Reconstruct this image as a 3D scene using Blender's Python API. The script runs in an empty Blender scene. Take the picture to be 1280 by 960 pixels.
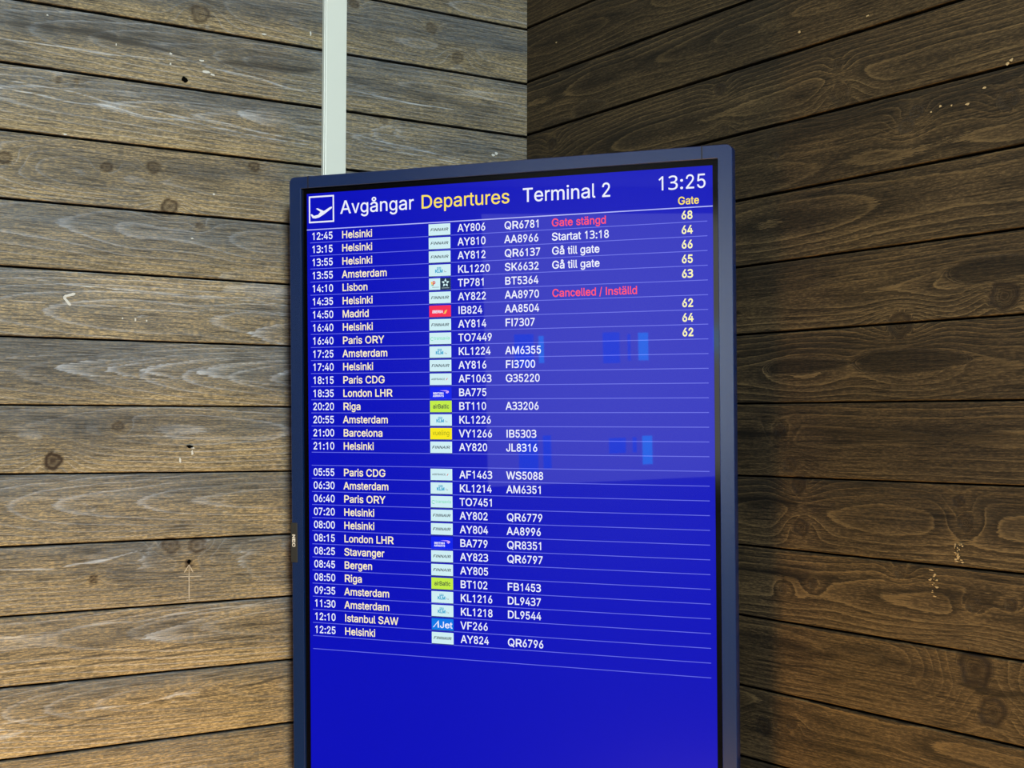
import bpy, math, random
import numpy as np
from mathutils import Vector, Matrix
from mathutils.geometry import tessellate_polygon

# ------------------------------------------------------------------ camera, world, lights, exposure
SC = bpy.context.scene
COL = SC.collection
SC.view_settings.view_transform = 'Standard'
SC.view_settings.look = 'None'
SC.view_settings.gamma = 1.0
SC.view_settings.exposure = 0.0
SC.view_settings.use_curve_mapping = False
SC.cycles.use_denoising = True
SC.cycles.max_bounces = 6

# room axes: left wall is the plane x = 0, right wall the plane y = 0, room in x > 0, y < 0, floor z = 0
CAM_POS = Vector((2.16876, -1.47025, 1.55))
PITCH, ROLL, HEAD = math.radians(2.1444), math.radians(0.1418), math.radians(56.4705)
fw0 = Vector((-math.sin(HEAD), math.cos(HEAD), 0)); rt0 = Vector((math.cos(HEAD), math.sin(HEAD), 0)); up0 = Vector((0, 0, 1))
fwd = math.cos(PITCH) * fw0 + math.sin(PITCH) * up0
upv = -math.sin(PITCH) * fw0 + math.cos(PITCH) * up0
r2 = math.cos(ROLL) * rt0 + math.sin(ROLL) * upv
u2 = -math.sin(ROLL) * rt0 + math.cos(ROLL) * upv
cd = bpy.data.cameras.new('camera'); cam = bpy.data.objects.new('camera', cd); COL.objects.link(cam)
cd.sensor_fit = 'HORIZONTAL'; cd.sensor_width = 36.0; cd.lens = 1697.78 * 36.0 / 1280.0; cd.clip_start = 0.05
M = Matrix((r2, u2, -fwd)).transposed().to_4x4(); M.translation = CAM_POS
cam.matrix_world = M
SC.camera = cam

w = bpy.data.worlds.new('world'); SC.world = w; w.use_nodes = True
w.node_tree.nodes['Background'].inputs[0].default_value = (0.75, 0.88, 1.0, 1)
w.node_tree.nodes['Background'].inputs[1].default_value = 0.3

def lamp(name, kind, loc, target, energy, color, size=0.5, size_y=None):
    l = bpy.data.lights.new(name, kind); o = bpy.data.objects.new(name, l); COL.objects.link(o)
    l.energy = energy; l.color = color
    if kind == 'AREA':
        l.shape = 'RECTANGLE'; l.size = size; l.size_y = size_y or size
    else:
        l.shadow_soft_size = size
    o.location = loc
    o.rotation_euler = (Vector(target) - Vector(loc)).to_track_quat('-Z', 'Y').to_euler()
    return o
# cool ceiling luminaire to the right of the viewer, daylight from the far end of the hall, warm lamp low down
lamp('ceiling_lamp', 'AREA', (3.4, -1.75, 2.8), (0.2, -0.9, 1.6), 142, (0.90, 1.0, 0.97), 0.4)
lamp('warm_lamp', 'POINT', (0.85, -0.76, 0.45), (0, 0, 1), 60, (1.0, 0.53, 0.10), 0.12)

# ------------------------------------------------------------------ helpers
def sl(r, g, b):
    f = lambda c: (c / 255 / 12.92) if c / 255 <= 0.04045 else ((c / 255 + 0.055) / 1.055) ** 2.4
    return (f(r), f(g), f(b), 1.0)

def mat(name, color, rough=0.6, metal=0.0, spec=0.5, emit=None, strength=1.0, noise=None):
    m = bpy.data.materials.new(name); m.use_nodes = True
    nt = m.node_tree; b = nt.nodes['Principled BSDF']
    b.inputs['Base Color'].default_value = color
    b.inputs['Roughness'].default_value = rough; b.inputs['Metallic'].default_value = metal
    b.inputs['Specular IOR Level'].default_value = spec
    if emit:
        b.inputs['Emission Color'].default_value = emit; b.inputs['Emission Strength'].default_value = strength
    if noise:
        sc_, amt, bump = noise
        tc = nt.nodes.new('ShaderNodeTexCoord'); n = nt.nodes.new('ShaderNodeTexNoise'); n.inputs['Scale'].default_value = sc_
        n.inputs['Detail'].default_value = 6
        nt.links.new(tc.outputs['Object'], n.inputs['Vector'])
        mx = nt.nodes.new('ShaderNodeMix'); mx.data_type = 'RGBA'
        mx.inputs[6].default_value = tuple(c * (1 - amt) for c in color[:3]) + (1,); mx.inputs[7].default_value = tuple(min(1, c * (1 + amt)) for c in color[:3]) + (1,)
        nt.links.new(n.outputs['Fac'], mx.inputs[0]); nt.links.new(mx.outputs[2], b.inputs['Base Color'])
        if bump:
            bp = nt.nodes.new('ShaderNodeBump'); bp.inputs['Strength'].default_value = bump; bp.inputs['Distance'].default_value = 0.001
            nt.links.new(n.outputs['Fac'], bp.inputs['Height']); nt.links.new(bp.outputs['Normal'], b.inputs['Normal'])
    return m

def obj(name, verts, faces, mats, parent=None, midx=None, smooth=False):
    me = bpy.data.meshes.new(name); me.from_pydata([tuple(v) for v in verts], [], faces)
    for m in (mats if isinstance(mats, (list, tuple)) else [mats]): me.materials.append(m)
    if midx is not None: me.polygons.foreach_set('material_index', midx)
    if smooth: me.polygons.foreach_set('use_smooth', [True] * len(me.polygons))
    me.update()
    o = bpy.data.objects.new(name, me); COL.objects.link(o)
    if parent: o.parent = parent
    return o

class MB:
    def __init__(s): s.v = []; s.f = []; s.m = []
    def poly(s, pts, mi=0):
        n = len(s.v); s.v += [tuple(p) for p in pts]; s.f.append(tuple(range(n, n + len(pts)))); s.m.append(mi)
    def box(s, lo, hi, mi=0, fr=None, bev=0.0):
        x0, y0, z0 = lo; x1, y1, z1 = hi
        if bev <= 0:
            P = [(x0,y0,z0),(x1,y0,z0),(x1,y1,z0),(x0,y1,z0),(x0,y0,z1),(x1,y0,z1),(x1,y1,z1),(x0,y1,z1)]
            F = [(3,2,1,0),(4,5,6,7),(0,1,5,4),(1,2,6,5),(2,3,7,6),(3,0,4,7)]
        else:
            import bmesh
            bm = bmesh.new(); bmesh.ops.create_cube(bm, size=1)
            for v in bm.verts: v.co = ((x0+x1)/2 + v.co.x*(x1-x0), (y0+y1)/2 + v.co.y*(y1-y0), (z0+z1)/2 + v.co.z*(z1-z0))
            bmesh.ops.bevel(bm, geom=bm.edges[:], offset=bev, segments=2, affect='EDGES', profile=0.5)
            bm.verts.index_update(); P = [tuple(v.co) for v in bm.verts]; F = [tuple(v.index for v in f.verts) for f in bm.faces]; bm.free()
        n = len(s.v)
        s.v += [tuple(fr @ Vector(p)) if fr else p for p in P]
        s.f += [tuple(i + n for i in f) for f in F]; s.m += [mi] * len(F)
    def build(s, name, mats, parent=None, smooth=False):
        return obj(name, s.v, s.f, mats, parent, s.m, smooth)

def structure(o, label=None):
    o['kind'] = 'structure'
    if label: o['label'] = label
    return o

def tag(o, label, cat, group=None):
    o['label'] = label; o['category'] = cat
    if group: o['group'] = group

# ------------------------------------------------------------------ timber walls
def vnoise1(x, seed):
    rs = np.random.RandomState(seed); g = rs.rand(4096) * 2 - 1
    i = np.floor(x).astype(int); f = x - i; f = f * f * (3 - 2 * f)
    return g[i % 4096] * (1 - f) + g[(i + 1) % 4096] * f
def vnoise2(x, y, seed):
    rs = np.random.RandomState(seed); g = rs.rand(256, 256) * 2 - 1
    i = np.floor(x).astype(int); j = np.floor(y).astype(int); fx = x - i; fy = y - j
    fx = fx * fx * (3 - 2 * fx); fy = fy * fy * (3 - 2 * fy)
    a = g[i % 256, j % 256]; b = g[(i+1) % 256, j % 256]; c = g[i % 256, (j+1) % 256]; d = g[(i+1) % 256, (j+1) % 256]
    return (a * (1-fx) + b * fx) * (1-fy) + (c * (1-fx) + d * fx) * fy

def wood_material(name, dark, mid, tan, pale, knotc, k):
    """boards: a ring coordinate per vertex drives growth-ring lines, fine noise drives sawn fibre; k holds the stain settings"""
    m = bpy.data.materials.new(name); m.use_nodes = True
    nt = m.node_tree; N = nt.nodes; L = nt.links; b = N['Principled BSDF']
    def math_(op, a, c=None, clamp=False):
        n = N.new('ShaderNodeMath'); n.operation = op; n.use_clamp = clamp
        for i, v in enumerate((a, c)):
            if v is None: continue
            if isinstance(v, (int, float)): n.inputs[i].default_value = v
            else: L.new(v, n.inputs[i])
        return n.outputs[0]
    def mix(f, a, c, mode='MIX'):
        n = N.new('ShaderNodeMix'); n.data_type = 'RGBA'; n.blend_type = mode
        for i, v in ((0, f), (6, a), (7, c)):
            if isinstance(v, (int, float)): n.inputs[i].default_value = v
            elif isinstance(v, tuple): n.inputs[i].default_value = v
            else: L.new(v, n.inputs[i])
        return n.outputs[2]
    def ramp(f, pts):
        n = N.new('ShaderNodeValToRGB'); e = n.color_ramp.elements
        while len(e) < len(pts): e.new(0.5)
        for q, (p, v) in zip(e, pts): q.position = p; q.color = (v, v, v, 1)
        L.new(f, n.inputs[0]); return n.outputs[0]
    uv = N.new('ShaderNodeUVMap'); uv.uv_map = 'board'
    def noise(sx, sy, detail=2, rough=0.5, off=0.0):
        mp = N.new('ShaderNodeMapping'); mp.inputs['Scale'].default_value = (sx, sy, 1); mp.inputs['Location'].default_value = (off, off * 1.7, off)
        L.new(uv.outputs[0], mp.inputs[0])
        n = N.new('ShaderNodeTexNoise'); n.noise_dimensions = '2D'; n.inputs['Scale'].default_value = 1; n.inputs['Detail'].default_value = detail; n.inputs['Roughness'].default_value = rough
        L.new(mp.outputs[0], n.inputs['Vector']); return n.outputs['Fac']
    at = N.new('ShaderNodeAttribute'); at.attribute_name = 'ring'
    tn = N.new('ShaderNodeAttribute'); tn.attribute_name = 'tone'
    sp = N.new('ShaderNodeSeparateColor'); L.new(tn.outputs['Color'], sp.inputs[0])
    tone, warm, knot = sp.outputs[0], sp.outputs[1], sp.outputs[2]
    jag = math_('MULTIPLY', math_('SUBTRACT', noise(55, 700, 3, 0.6), 0.5), k['jag'])
    fr = math_('FRACT', math_('ADD', at.outputs['Fac'], jag))
    line = ramp(fr, k['ramp'])
    fib = noise(15, 430, 4, 0.65, 3.1)              # long fibres
    fib2 = noise(110, 620, 3, 0.6, 7.7)            # short sawn flecks
    blot = noise(3.5, 26, 3, 0.55, 11.3)            # stain taken up unevenly
    big = noise(1.6, 9, 2, 0.5, 23.0)
    saw = noise(420, 60, 2, 0.5, 31.0)              # faint band-saw marks across the grain
    # colour
    wf = math_('ADD', warm, math_('MULTIPLY', math_('SUBTRACT', blot, 0.5), 1.1), True)
    base = mix(wf, mid, tan)
    fl = math_('MULTIPLY', math_('SUBTRACT', fib2, 0.47, True), k['fleck'], True)
    base = mix(math_('MULTIPLY', fl, math_('ADD', 0.25, wf)), base, pale if k.get('fleck_pale') else tuple(min(1, c * 1.9) for c in tan[:3]) + (1,))
    fd = ramp(fib, [(0.3, 1.0), (0.52, 0.0)])
    base = mix(math_('MULTIPLY', fd, k['fibre']), base, dark)
    lineamp = math_('MULTIPLY', ramp(big, [(0.35, 0.35), (0.62, 1.0)]), k['line'])
    tonep = math_('SUBTRACT', math_('MULTIPLY', tone, 2.0), 1.0)          # -1 dark .. +1 pale
    pt = math_('MULTIPLY', math_('MAXIMUM', tonep, 0.0), math_('ADD', 0.62, math_('MULTIPLY', line, 0.38)))
    pt = math_('MULTIPLY', pt, ramp(fib, [(0.30, 0.35), (0.5, 1.0)]))
    base = mix(math_('MAXIMUM', math_('MULTIPLY', line, lineamp), pt), base, pale)
    late = ramp(fr, k['late'])
    base = mix(math_('MULTIPLY', late, math_('MULTIPLY', lineamp, k['late_amt'])), base, dark)
    dk = math_('MAXIMUM', math_('MULTIPLY', tonep, -1.0), 0.0)
    base = mix(math_('MULTIPLY', dk, 0.85), base, dark)
    base = mix(math_('MULTIPLY', knot, k['knot'], True), base, knotc)
    val = math_('ADD', -0.16, math_('ADD', math_('ADD', math_('MULTIPLY', big, 0.7), math_('MULTIPLY', fib, 0.9)), math_('ADD', math_('MULTIPLY', saw, 0.16), math_('MULTIPLY', blot, 0.55))))
    hs = N.new('ShaderNodeHueSaturation'); L.new(base, hs.inputs['Color']); L.new(val, hs.inputs['Value'])
    L.new(hs.outputs[0], b.inputs['Base Color'])
    b.inputs['Roughness'].default_value = 0.62; b.inputs['Specular IOR Level'].default_value = 0.3
    h = math_('ADD', math_('MULTIPLY', fib, 0.5), math_('ADD', math_('MULTIPLY', fib2, 0.35), math_('MULTIPLY', line, 0.5)))
    bp = N.new('ShaderNodeBump'); bp.inputs['Strength'].default_value = 0.55; bp.inputs['Distance'].default_value = 0.0012
    L.new(h, bp.inputs['Height']); L.new(bp.outputs['Normal'], b.inputs['Normal'])
    return m

def timber_wall(name, axis, lines, gaps, boards, knots, tones, flames, eyes, s_dense, s_end, material, back, seed):
    """lines: (height at the corner, slope) of each joint, top to bottom; boards: ring settings per board"""
    V = []; F = []; RING = []; TONE = []; UV = []
    base = 0
    def P(s, d, z): return np.stack([d, -s, z], -1) if axis == 'left' else np.stack([s, -d, z], -1)
    nb = len(lines) - 1
    rs = np.random.RandomState(seed)
    sd = np.concatenate([np.arange(0.0, s_dense, 0.004), [s_dense, s_dense + 0.6, s_end]])
    for k in range(nb):
        (zt0, mt), (zb0, mb) = lines[k], lines[k + 1]
        dense = boards[k] is not None
        ss = sd if dense else np.array([0.0, 1.0, 3.0, s_end])
        tin = np.linspace(0.02, 0.98, 62 if dense else 3)
        g_t, g_b = gaps[k] / 2, gaps[k + 1] / 2
        bd = boards[k] or dict(t0=0.5, d0=0.03, ds=0.0, rw=0.005)
        S, T = np.meshgrid(ss, np.concatenate([[0, 0.0, 0.008], tin, [0.992, 1.0, 1.0]]), indexing='ij')
        zt = zt0 + mt * np.minimum(S, 1.3) - g_t; zb = zb0 + mb * np.minimum(S, 1.3) + g_b
        Z = zb + (zt - zb) * T
        off = bd.get('off', rs.uniform(-0.0006, 0.0006))
        D = np.full_like(S, off); D[:, 0] = -0.0135; D[:, -1] = -0.0135; D[:, 1] -= 0.0012; D[:, -2] -= 0.0012
        H = (T - bd['t0']) * (zt - zb)
        sn = seed * 100 + k * 7
        d = bd['d0'] + bd['ds'] * (S - 0.5) + bd.get('amp', 0.010) * vnoise1(S * bd.get('fq', 2.6) + 50, sn) + bd.get('amp2', 0.003) * vnoise1(S * 9 + 20, sn + 1)
        Hh = H + bd.get('drift', 0.006) * vnoise1(S * 2.1 + 9, sn + 2) + 0.0012 * vnoise2(S * 14 + 30, Z * 60 + 30, sn + 3)
        for (cs, ct, ls, lt, A) in bd.get('bumps', []):
            d = d + A * np.exp(-((S - cs) / ls) ** 2 - ((T - ct) / lt) ** 2)
        R = np.sqrt(Hh ** 2 + d ** 2) / bd['rw']
        tone = np.zeros_like(S) + bd.get('tone', 0.0) - 0.24 * rs.rand(); warm = np.zeros_like(S) + bd.get('warm', 0.35) + bd.get('wgrad', 0.45) * (0.5 - T)
        warm = warm + 0.18 * vnoise2(S * 3 + 7, T * 2 + k * 5 + 3, sn + 4)
        kn = np.zeros_like(S)
        for (cs, cz, rp, st) in knots:
            if not (zb0 - 0.03 < cz < zt0 + 0.03): continue
            r = rp; q = np.sqrt(((S - cs) / 1.15) ** 2 + (Z - cz) ** 2)
            wob = 1 + 0.16 * vnoise1(np.arctan2(Z - cz, S - cs) * 2.2 + 40, sn + int(cs * 1000))
            q = q * wob
            R = R + 2.6 * (r / 0.010) * np.exp(-((S - cs) / (3.6 * r)) ** 2 - ((Z - cz) / (2.0 * r)) ** 2)
            inside = 1 / (1 + np.exp((q - r) / (0.12 * r)))
            R = R * (1 - inside) + inside * (q / (0.34 * r))
            rim = np.exp(-((q - r) / (0.22 * r)) ** 2)
            kn = np.maximum(kn, np.clip(st * (0.95 * rim + 0.5 * inside + 0.7 * np.exp(-(q / (0.35 * r)) ** 2)), 0, 1))
            halo = np.exp(-((S - cs) / (2.6 * r)) ** 2 - ((Z - cz) / (2.2 * r)) ** 2)
            warm = warm + 0.5 * st * halo; tone = tone + bd.get('halo', 0.0) * st * halo * (1 - inside)
        for (s0, z0, s1, z1, wz, val, *soft) in tones:
            ls_ = max(abs(s1 - s0), 1e-5); u = np.clip((S - min(s0, s1)) / ls_, 0, 1)
            za = z0 + (z1 - z0) * ((S - s0) / (s1 - s0) if abs(s1 - s0) > 1e-5 else 0)
            if zt0 + 0.03 < min(z0, z1) or zb0 - 0.03 > max(z0, z1): continue
            ww = wz * (0.45 + 0.9 * np.abs(vnoise1(S * 23 + 11, int(s0 * 9999)))) * np.sin(np.pi * np.clip(u, 0.02, 0.98)) ** 0.5
            zz = za + 0.0035 * vnoise1(S * 16 + 5, int(z0 * 9999))
            msk = np.exp(-np.abs((Z - zz) / np.maximum(ww, 1e-5)) ** (4 if not soft else 2)) * ((S > min(s0, s1)) & (S < max(s0, s1)))
            tone = tone + val * msk
        # pointed figure: pale early wood that starts sharp at the tip and fades inside the point (side +1 opens towards the corner)
        for (tip, zc, cu, cl, ln, st, fade, side, tilt) in flames:
            if not (zb0 < zc < zt0): continue
            ds = (tip - S) * side
            dz = Z - zc - tilt * (tip - S)
            q = ds - np.where(dz > 0, cu, cl) * dz ** 2 + 0.008 * vnoise1(Z * 420 + 90, sn + int(tip * 9999)) + 0.004 * vnoise2(S * 60 + 60, Z * 300 + 60, sn + 5)
            m_ = (q > 0) * np.exp(-np.maximum(q, 0) / ln) * np.exp(-np.maximum(ds, 0) / fade) * st
            tone = tone + m_ * (1 - np.clip(tone, 0, 1))
        # dark heart of a flat-sawn figure with a pale rim
        for (es, ez, ra, rb, st, rim) in eyes:
            if not (zb0 < ez < zt0): continue
            a_ = (S - es) / ra; b_ = (Z - ez) / rb
            e_ = np.sqrt(a_ ** 2 + (b_ / np.maximum(1 - 0.35 * a_, 0.3)) ** 2) + 0.10 * vnoise2(S * 30 + 9, Z * 90 + 9, sn + 6)
            ins = 1 / (1 + np.exp((e_ - 1) / 0.035))
            tone = tone * (1 - ins) - st * ins + rim * np.exp(-((e_ - 1.13) / 0.10) ** 2)
            R = R * (1 - ins) + 0.45 * ins
        for e_i in (0, -1): tone[:, e_i] = -1.0; warm[:, e_i] = 0.0
        n0, n1 = S.shape
        V.append(P(S, D, Z).reshape(-1, 3)); RING.append(R.ravel())
        col = np.stack([np.clip(tone * 0.5 + 0.5, 0, 1), np.clip(warm, 0, 1), kn, np.ones_like(S)], -1); TONE.append(col.reshape(-1, 4))
        ou, ov = rs.uniform(0, 40), rs.uniform(0, 40)
        UV.append(np.stack([S + ou, Z + ov], -1).reshape(-1, 2))
        idx = base + np.arange(n0 * n1).reshape(n0, n1)
        q = np.stack([idx[:-1, :-1], idx[1:, :-1], idx[1:, 1:], idx[:-1, 1:]], -1).reshape(-1, 4)
        if axis == 'left': q = q[:, ::-1]
        F.append(q); base += n0 * n1
    nwood = sum(len(q) for q in F)
    # dark batten board behind the joints
    zs = (lines[-1][0] - 0.2, lines[0][0] + 0.2)
    bk = P(np.array([-0.13, s_end, s_end, -0.13]), np.full(4, -0.0130), np.array([max(0, zs[0]), max(0, zs[0]), zs[1], zs[1]]))
    bk2 = P(np.array([-0.13, s_end, s_end, -0.13]), np.full(4, -0.12), np.array([max(0, zs[0]), max(0, zs[0]), zs[1], zs[1]]))
    V.append(bk); V.append(bk2); RING.append(np.zeros(8)); TONE.append(np.tile([0.5, 0, 0, 1.0], (8, 1))); UV.append(np.zeros((8, 2)))
    bf = [[0, 1, 2, 3], [7, 6, 5, 4], [0, 4, 5, 1], [1, 5, 6, 2], [2, 6, 7, 3], [3, 7, 4, 0]]
    if axis == 'left': bf = [f[::-1] for f in bf]
    F.append(np.array(bf) + base)
    V = np.concatenate(V).astype(np.float32); F = np.concatenate(F).astype(np.int32)
    me = bpy.data.meshes.new(name)
    me.vertices.add(len(V)); me.vertices.foreach_set('co', V.ravel())
    me.loops.add(F.size); me.loops.foreach_set('vertex_index', F.ravel())
    me.polygons.add(len(F)); me.polygons.foreach_set('loop_start', np.arange(0, F.size, 4, dtype=np.int32)); 
    me.materials.append(material); me.materials.append(back)
    mi = np.zeros(len(F), np.int32); mi[nwood:] = 1; me.polygons.foreach_set('material_index', mi)
    me.update(calc_edges=True)
    a = me.attributes.new('ring', 'FLOAT', 'POINT'); a.data.foreach_set('value', np.concatenate(RING).astype(np.float32))
    a = me.attributes.new('tone', 'FLOAT_COLOR', 'POINT'); a.data.foreach_set('color', np.concatenate(TONE).astype(np.float32).ravel())
    uvl = me.uv_layers.new(name='board'); uvl.data.foreach_set('uv', np.concatenate(UV).astype(np.float32)[F.ravel()].ravel())
    me.validate()
    o = bpy.data.objects.new(name, me); COL.objects.link(o)
    return structure(o)

PX = 0.00138     # metres on the timber for the knot radii below
LEFT_JOINTS = [(2.445, -0.006), (2.3395, -0.006), (2.2324, -0.0077), (2.1282, -0.0043), (2.0238, -0.0049), (1.9181, -0.0058), (1.8116, -0.0039), (1.7056, -0.0064), (1.6005, -0.0066), (1.4850, 0.0027),
               (1.3797, -0.0033), (1.2732, -0.0035), (1.1639, -0.0021), (1.0581, -0.0062), (0.953, -0.005)]
RIGHT_JOINTS = [(2.447, -0.008), (2.3425, -0.008), (2.2360, -0.0080), (2.1325, -0.0074), (2.0284, -0.0075), (1.9226, -0.0060), (1.8178, -0.0064), (1.7130, -0.0096), (1.6049, -0.0089), (1.4869, 0.0004),
                (1.3812, -0.0029), (1.2716, -0.0015), (1.1623, 0.0004), (1.0477, 0.0098), (0.945, 0.006)]
def extend(J):
    lo = []; z = J[-1][0] - 0.1055
    while z > 0.06: lo.append((z, 0.0)); z -= 0.1055
    lo.append((0.0, 0.0)); hi = []; z = J[0][0] + 0.1055
    while z < 3.15: hi.append((z, 0.0)); z += 0.1055
    hi.append((3.2, 0.0))
    return hi[::-1], J, lo

def B(t0=0.5, d0=0.03, ds=0.0, rw=0.0045, **k):
    return dict(t0=t0, d0=d0, ds=ds, rw=rw, **k)
LEFT_BOARDS = [B(0.2, 0.05, 0.02, 0.005, warm=0.35),                                     # topmost in view
    B(0.35, 0.040, 0.035, 0.0065, warm=0.30, wgrad=0.5),
    B(0.62, 0.028, 0.045, 0.0075, warm=0.30, wgrad=0.7, fq=2.0),
    B(0.60, 0.026, 0.05, 0.0075, warm=0.32, wgrad=0.5, fq=2.3),
    B(0.55, 0.060, 0.02, 0.0040, warm=0.45, wgrad=0.3),
    B(0.70, 0.022, 0.05, 0.0085, warm=0.30, wgrad=0.8),
    B(0.35, 0.050, 0.03, 0.0070, warm=0.35, wgrad=0.4),
    B(0.47, 0.030, 0.070, 0.0062, warm=0.18, wgrad=0.9, amp=0.003, amp2=0.0012, drift=0.002),   # long pointed figure
    B(0.62, 0.050, 0.03, 0.0060, warm=0.42, wgrad=0.9),
    B(0.55, 0.020, 0.05, 0.0075, warm=0.35, wgrad=0.6, amp=0.014),
    B(0.80, 0.030, 0.03, 0.0060, warm=0.30, wgrad=0.7),
    B(0.62, 0.030, 0.055, 0.0070, warm=0.45, wgrad=0.8, amp=0.006, drift=0.002),
    B(0.66, 0.034, 0.05, 0.0052, warm=0.5, wgrad=0.8, amp=0.006),
    B(0.3, 0.040, 0.03, 0.0050, warm=0.5, wgrad=0.3)]
LEFT_BOARDS = LEFT_BOARDS[:len(LEFT_JOINTS) - 1]
for i_, b_ in enumerate(LEFT_BOARDS):
    if i_ >= 10: b_['warm'] += 0.15
RIGHT_BOARDS = [B(0.4, 0.030, 0.04, 0.0060, warm=0.5, amp=0.012),
    B(0.55, 0.022, -0.05, 0.0062, warm=0.35, amp=0.014),
    B(0.55, 0.022, -0.04, 0.0060, warm=0.40, amp=0.012),
    B(0.3, 0.045, -0.03, 0.0055, warm=0.45),
    B(0.2, 0.050, 0.02, 0.0055, warm=0.38),
    B(0.6, 0.055, 0.02, 0.0065, warm=0.42),
    B(0.42, 0.034, -0.030, 0.0066, warm=0.38, wgrad=0.6, bumps=[(1.06, 0.62, 0.09, 0.5, -0.014)]),
    B(0.42, 0.030, 0.0, 0.0080, warm=0.40, wgrad=0.5, amp=0.002, amp2=0.001, drift=0.003, bumps=[(0.935, 0.42, 0.075, 0.8, -0.022), (0.735, 0.42, 0.075, 0.8, -0.013)]),
    B(0.55, 0.055, 0.01, 0.0060, warm=0.45),
    B(0.5, 0.050, 0.01, 0.0065, warm=0.42),
    B(0.5, 0.055, -0.01, 0.0060, warm=0.45),
    B(0.75, 0.040, 0.02, 0.0060, warm=0.55, wgrad=0.5),
    B(0.8, 0.034, 0.03, 0.0055, warm=0.5, wgrad=0.6),
    B(0.3, 0.05, 0.02, 0.0055, warm=0.45)]
for b_ in RIGHT_BOARDS:
    b_['halo'] = 0.22; b_.setdefault('amp', 0.006); b_['ds'] *= 0.75
for b_ in RIGHT_BOARDS[10:]: b_['warm'] += 0.2
k_ = PX
LEFT_KNOTS = [(0.6629, 2.2536, 9*k_, .55), (0.8941, 2.1084, 3.2*k_, .6), (0.8654, 2.1113, 2.4*k_, .6), (0.8164, 1.9784, 5*k_, .6), (0.739, 1.987, 6*k_, .6), (0.5631, 2.008, 5*k_, .65),
    (0.9747, 1.9756, 6*k_, .65), (0.7113, 1.925, 8*k_, .7), (0.6588, 1.8978, 3.5*k_, .5), (0.8939, 1.5077, 8*k_, 1.0), (0.7914, 1.562, 5*k_, .55), (0.7032, 1.3681, 8*k_, .55), (0.6582, 1.3662, 8*k_, .65),
    (0.8277, 1.3198, 4*k_, .75), (0.1579, 2.2596, 7*k_, .45), (0.2138, 2.3065, 6*k_, .5), (0.3749, 2.3228, 5*k_, .6), (0.3134, 2.1208, 5*k_, .4), (0.6715, 1.3366, 4*k_, .9)]
RIGHT_KNOTS = [(0.0848, 2.0997, 7*k_, .8), (0.552, 2.1044, 6*k_, .8), (0.8027, 2.0886, 5*k_, .55), (0.8069, 2.0432, 10*k_, .35), (0.561, 2.0367, 5*k_, .4), (0.6769, 1.9757, 2.4*k_, .5), (0.9437, 1.9905, 5.5*k_, .5),
    (0.9271, 1.975, 7*k_, .4), (1.0897, 1.9769, 8*k_, .4), (1.0805, 1.7278, 12*k_, .75), (0.9131, 1.7031, 11*k_, .7), (0.6825, 1.5577, 6*k_, .6), (0.7038, 1.5051, 7*k_, .55), (0.7201, 1.477, 8*k_, .8),
    (0.7245, 1.4145, 8*k_, .7), (1.0073, 1.4642, 5*k_, .8), (1.0183, 1.4377, 7*k_, .65), (0.9096, 1.3643, 5*k_, .4), (0.6876, 1.3203, 4*k_, .6), (0.7479, 1.3331, 4*k_, .6), (1.0295, 1.3324, 6*k_, .5),
    (1.0849, 1.3382, 5*k_, .7), (1.0309, 1.2506, 14*k_, .85), (1.0558, 1.1997, 11*k_, .8), (0.6455, 1.1082, 9*k_, .7), (0.7044, 1.1223, 5*k_, .5)]
# (s0, z0, s1, z1, half width, value): stain and bare streaks, -1 dark .. +1 pale
LEFT_TONES = [(0.99, 2.1825, 0.80, 2.1925, .008, -.75, 1), (0.85, 2.193, 0.685, 2.1816, .006, -.9, 1), (0.63, 2.1817, 0.44, 2.1900, .007, -.8, 1), (0.99, 2.205, 0.44, 2.205, .018, -.35, 1),
    (0.99, 2.160, 0.68, 2.168, .0016, .7), (0.66, 2.166, 0.44, 2.150, .0018, .8), (0.40, 2.162, 0.16, 2.160, .0018, .75), (0.40, 2.185, 0.02, 2.17, .012, -.4, 1),
    (0.99, 2.085, 0.44, 2.055, .0018, .8), (0.98, 2.098, 0.45, 2.064, .0013, .7), (0.70, 2.098, 0.46, 2.092, .008, .28, 1), (0.83, 2.102, 0.76, 2.098, .006, .3, 1), (0.40, 2.09, 0.10, 2.06, .0018, .7), (0.38, 2.075, 0.05, 2.05, .0015, .6),
    (0.98, 1.99, 0.6, 1.975, .008, -.3, 1), (0.98, 1.885, 0.47, 1.87, .014, .20, 1), (0.96, 1.79, 0.50, 1.775, .0015, .5), (0.62, 1.795, 0.49, 1.80, .012, .3, 1), (0.99, 1.753, 0.49, 1.757, .001, .45),
    
    (0.99, 1.680, 0.49, 1.69, .012, .15, 1), (0.95, 1.545, 0.91, 1.545, .007, .4, 1), (0.80, 1.548, 0.48, 1.545, .004, .35), (0.90, 1.575, 0.60, 1.57, .015, -.3, 1), 
    (0.98, 1.45, 0.70, 1.45, .010, .2, 1), (0.985, 1.3436, 0.874, 1.3398, .002, .85), (0.876, 1.3398, 0.75, 1.3600, .0022, .85), 
    (0.98, 1.236, 0.49, 1.268, .0018, .6), (0.98, 1.190, 0.49, 1.213, .0016, -.9), (0.98, 1.178, 0.49, 1.198, .0014, -.9), (0.62, 1.224, 0.49, 1.226, .0025, -.6),
    (0.735, 1.115, 0.70, 1.112, .004, -.7), (0.70, 1.115, 0.665, 1.113, .003, -.7), (0.66, 1.116, 0.62, 1.12, .003, -.6), (0.60, 1.126, 0.49, 1.134, .003, -.85), (0.98, 1.106, 0.63, 1.124, .0015, .6), (0.985, 1.085, 0.93, 1.096, .006, .5), (0.93, 1.085, 0.72, 1.110, .0014, -.8)]
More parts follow.
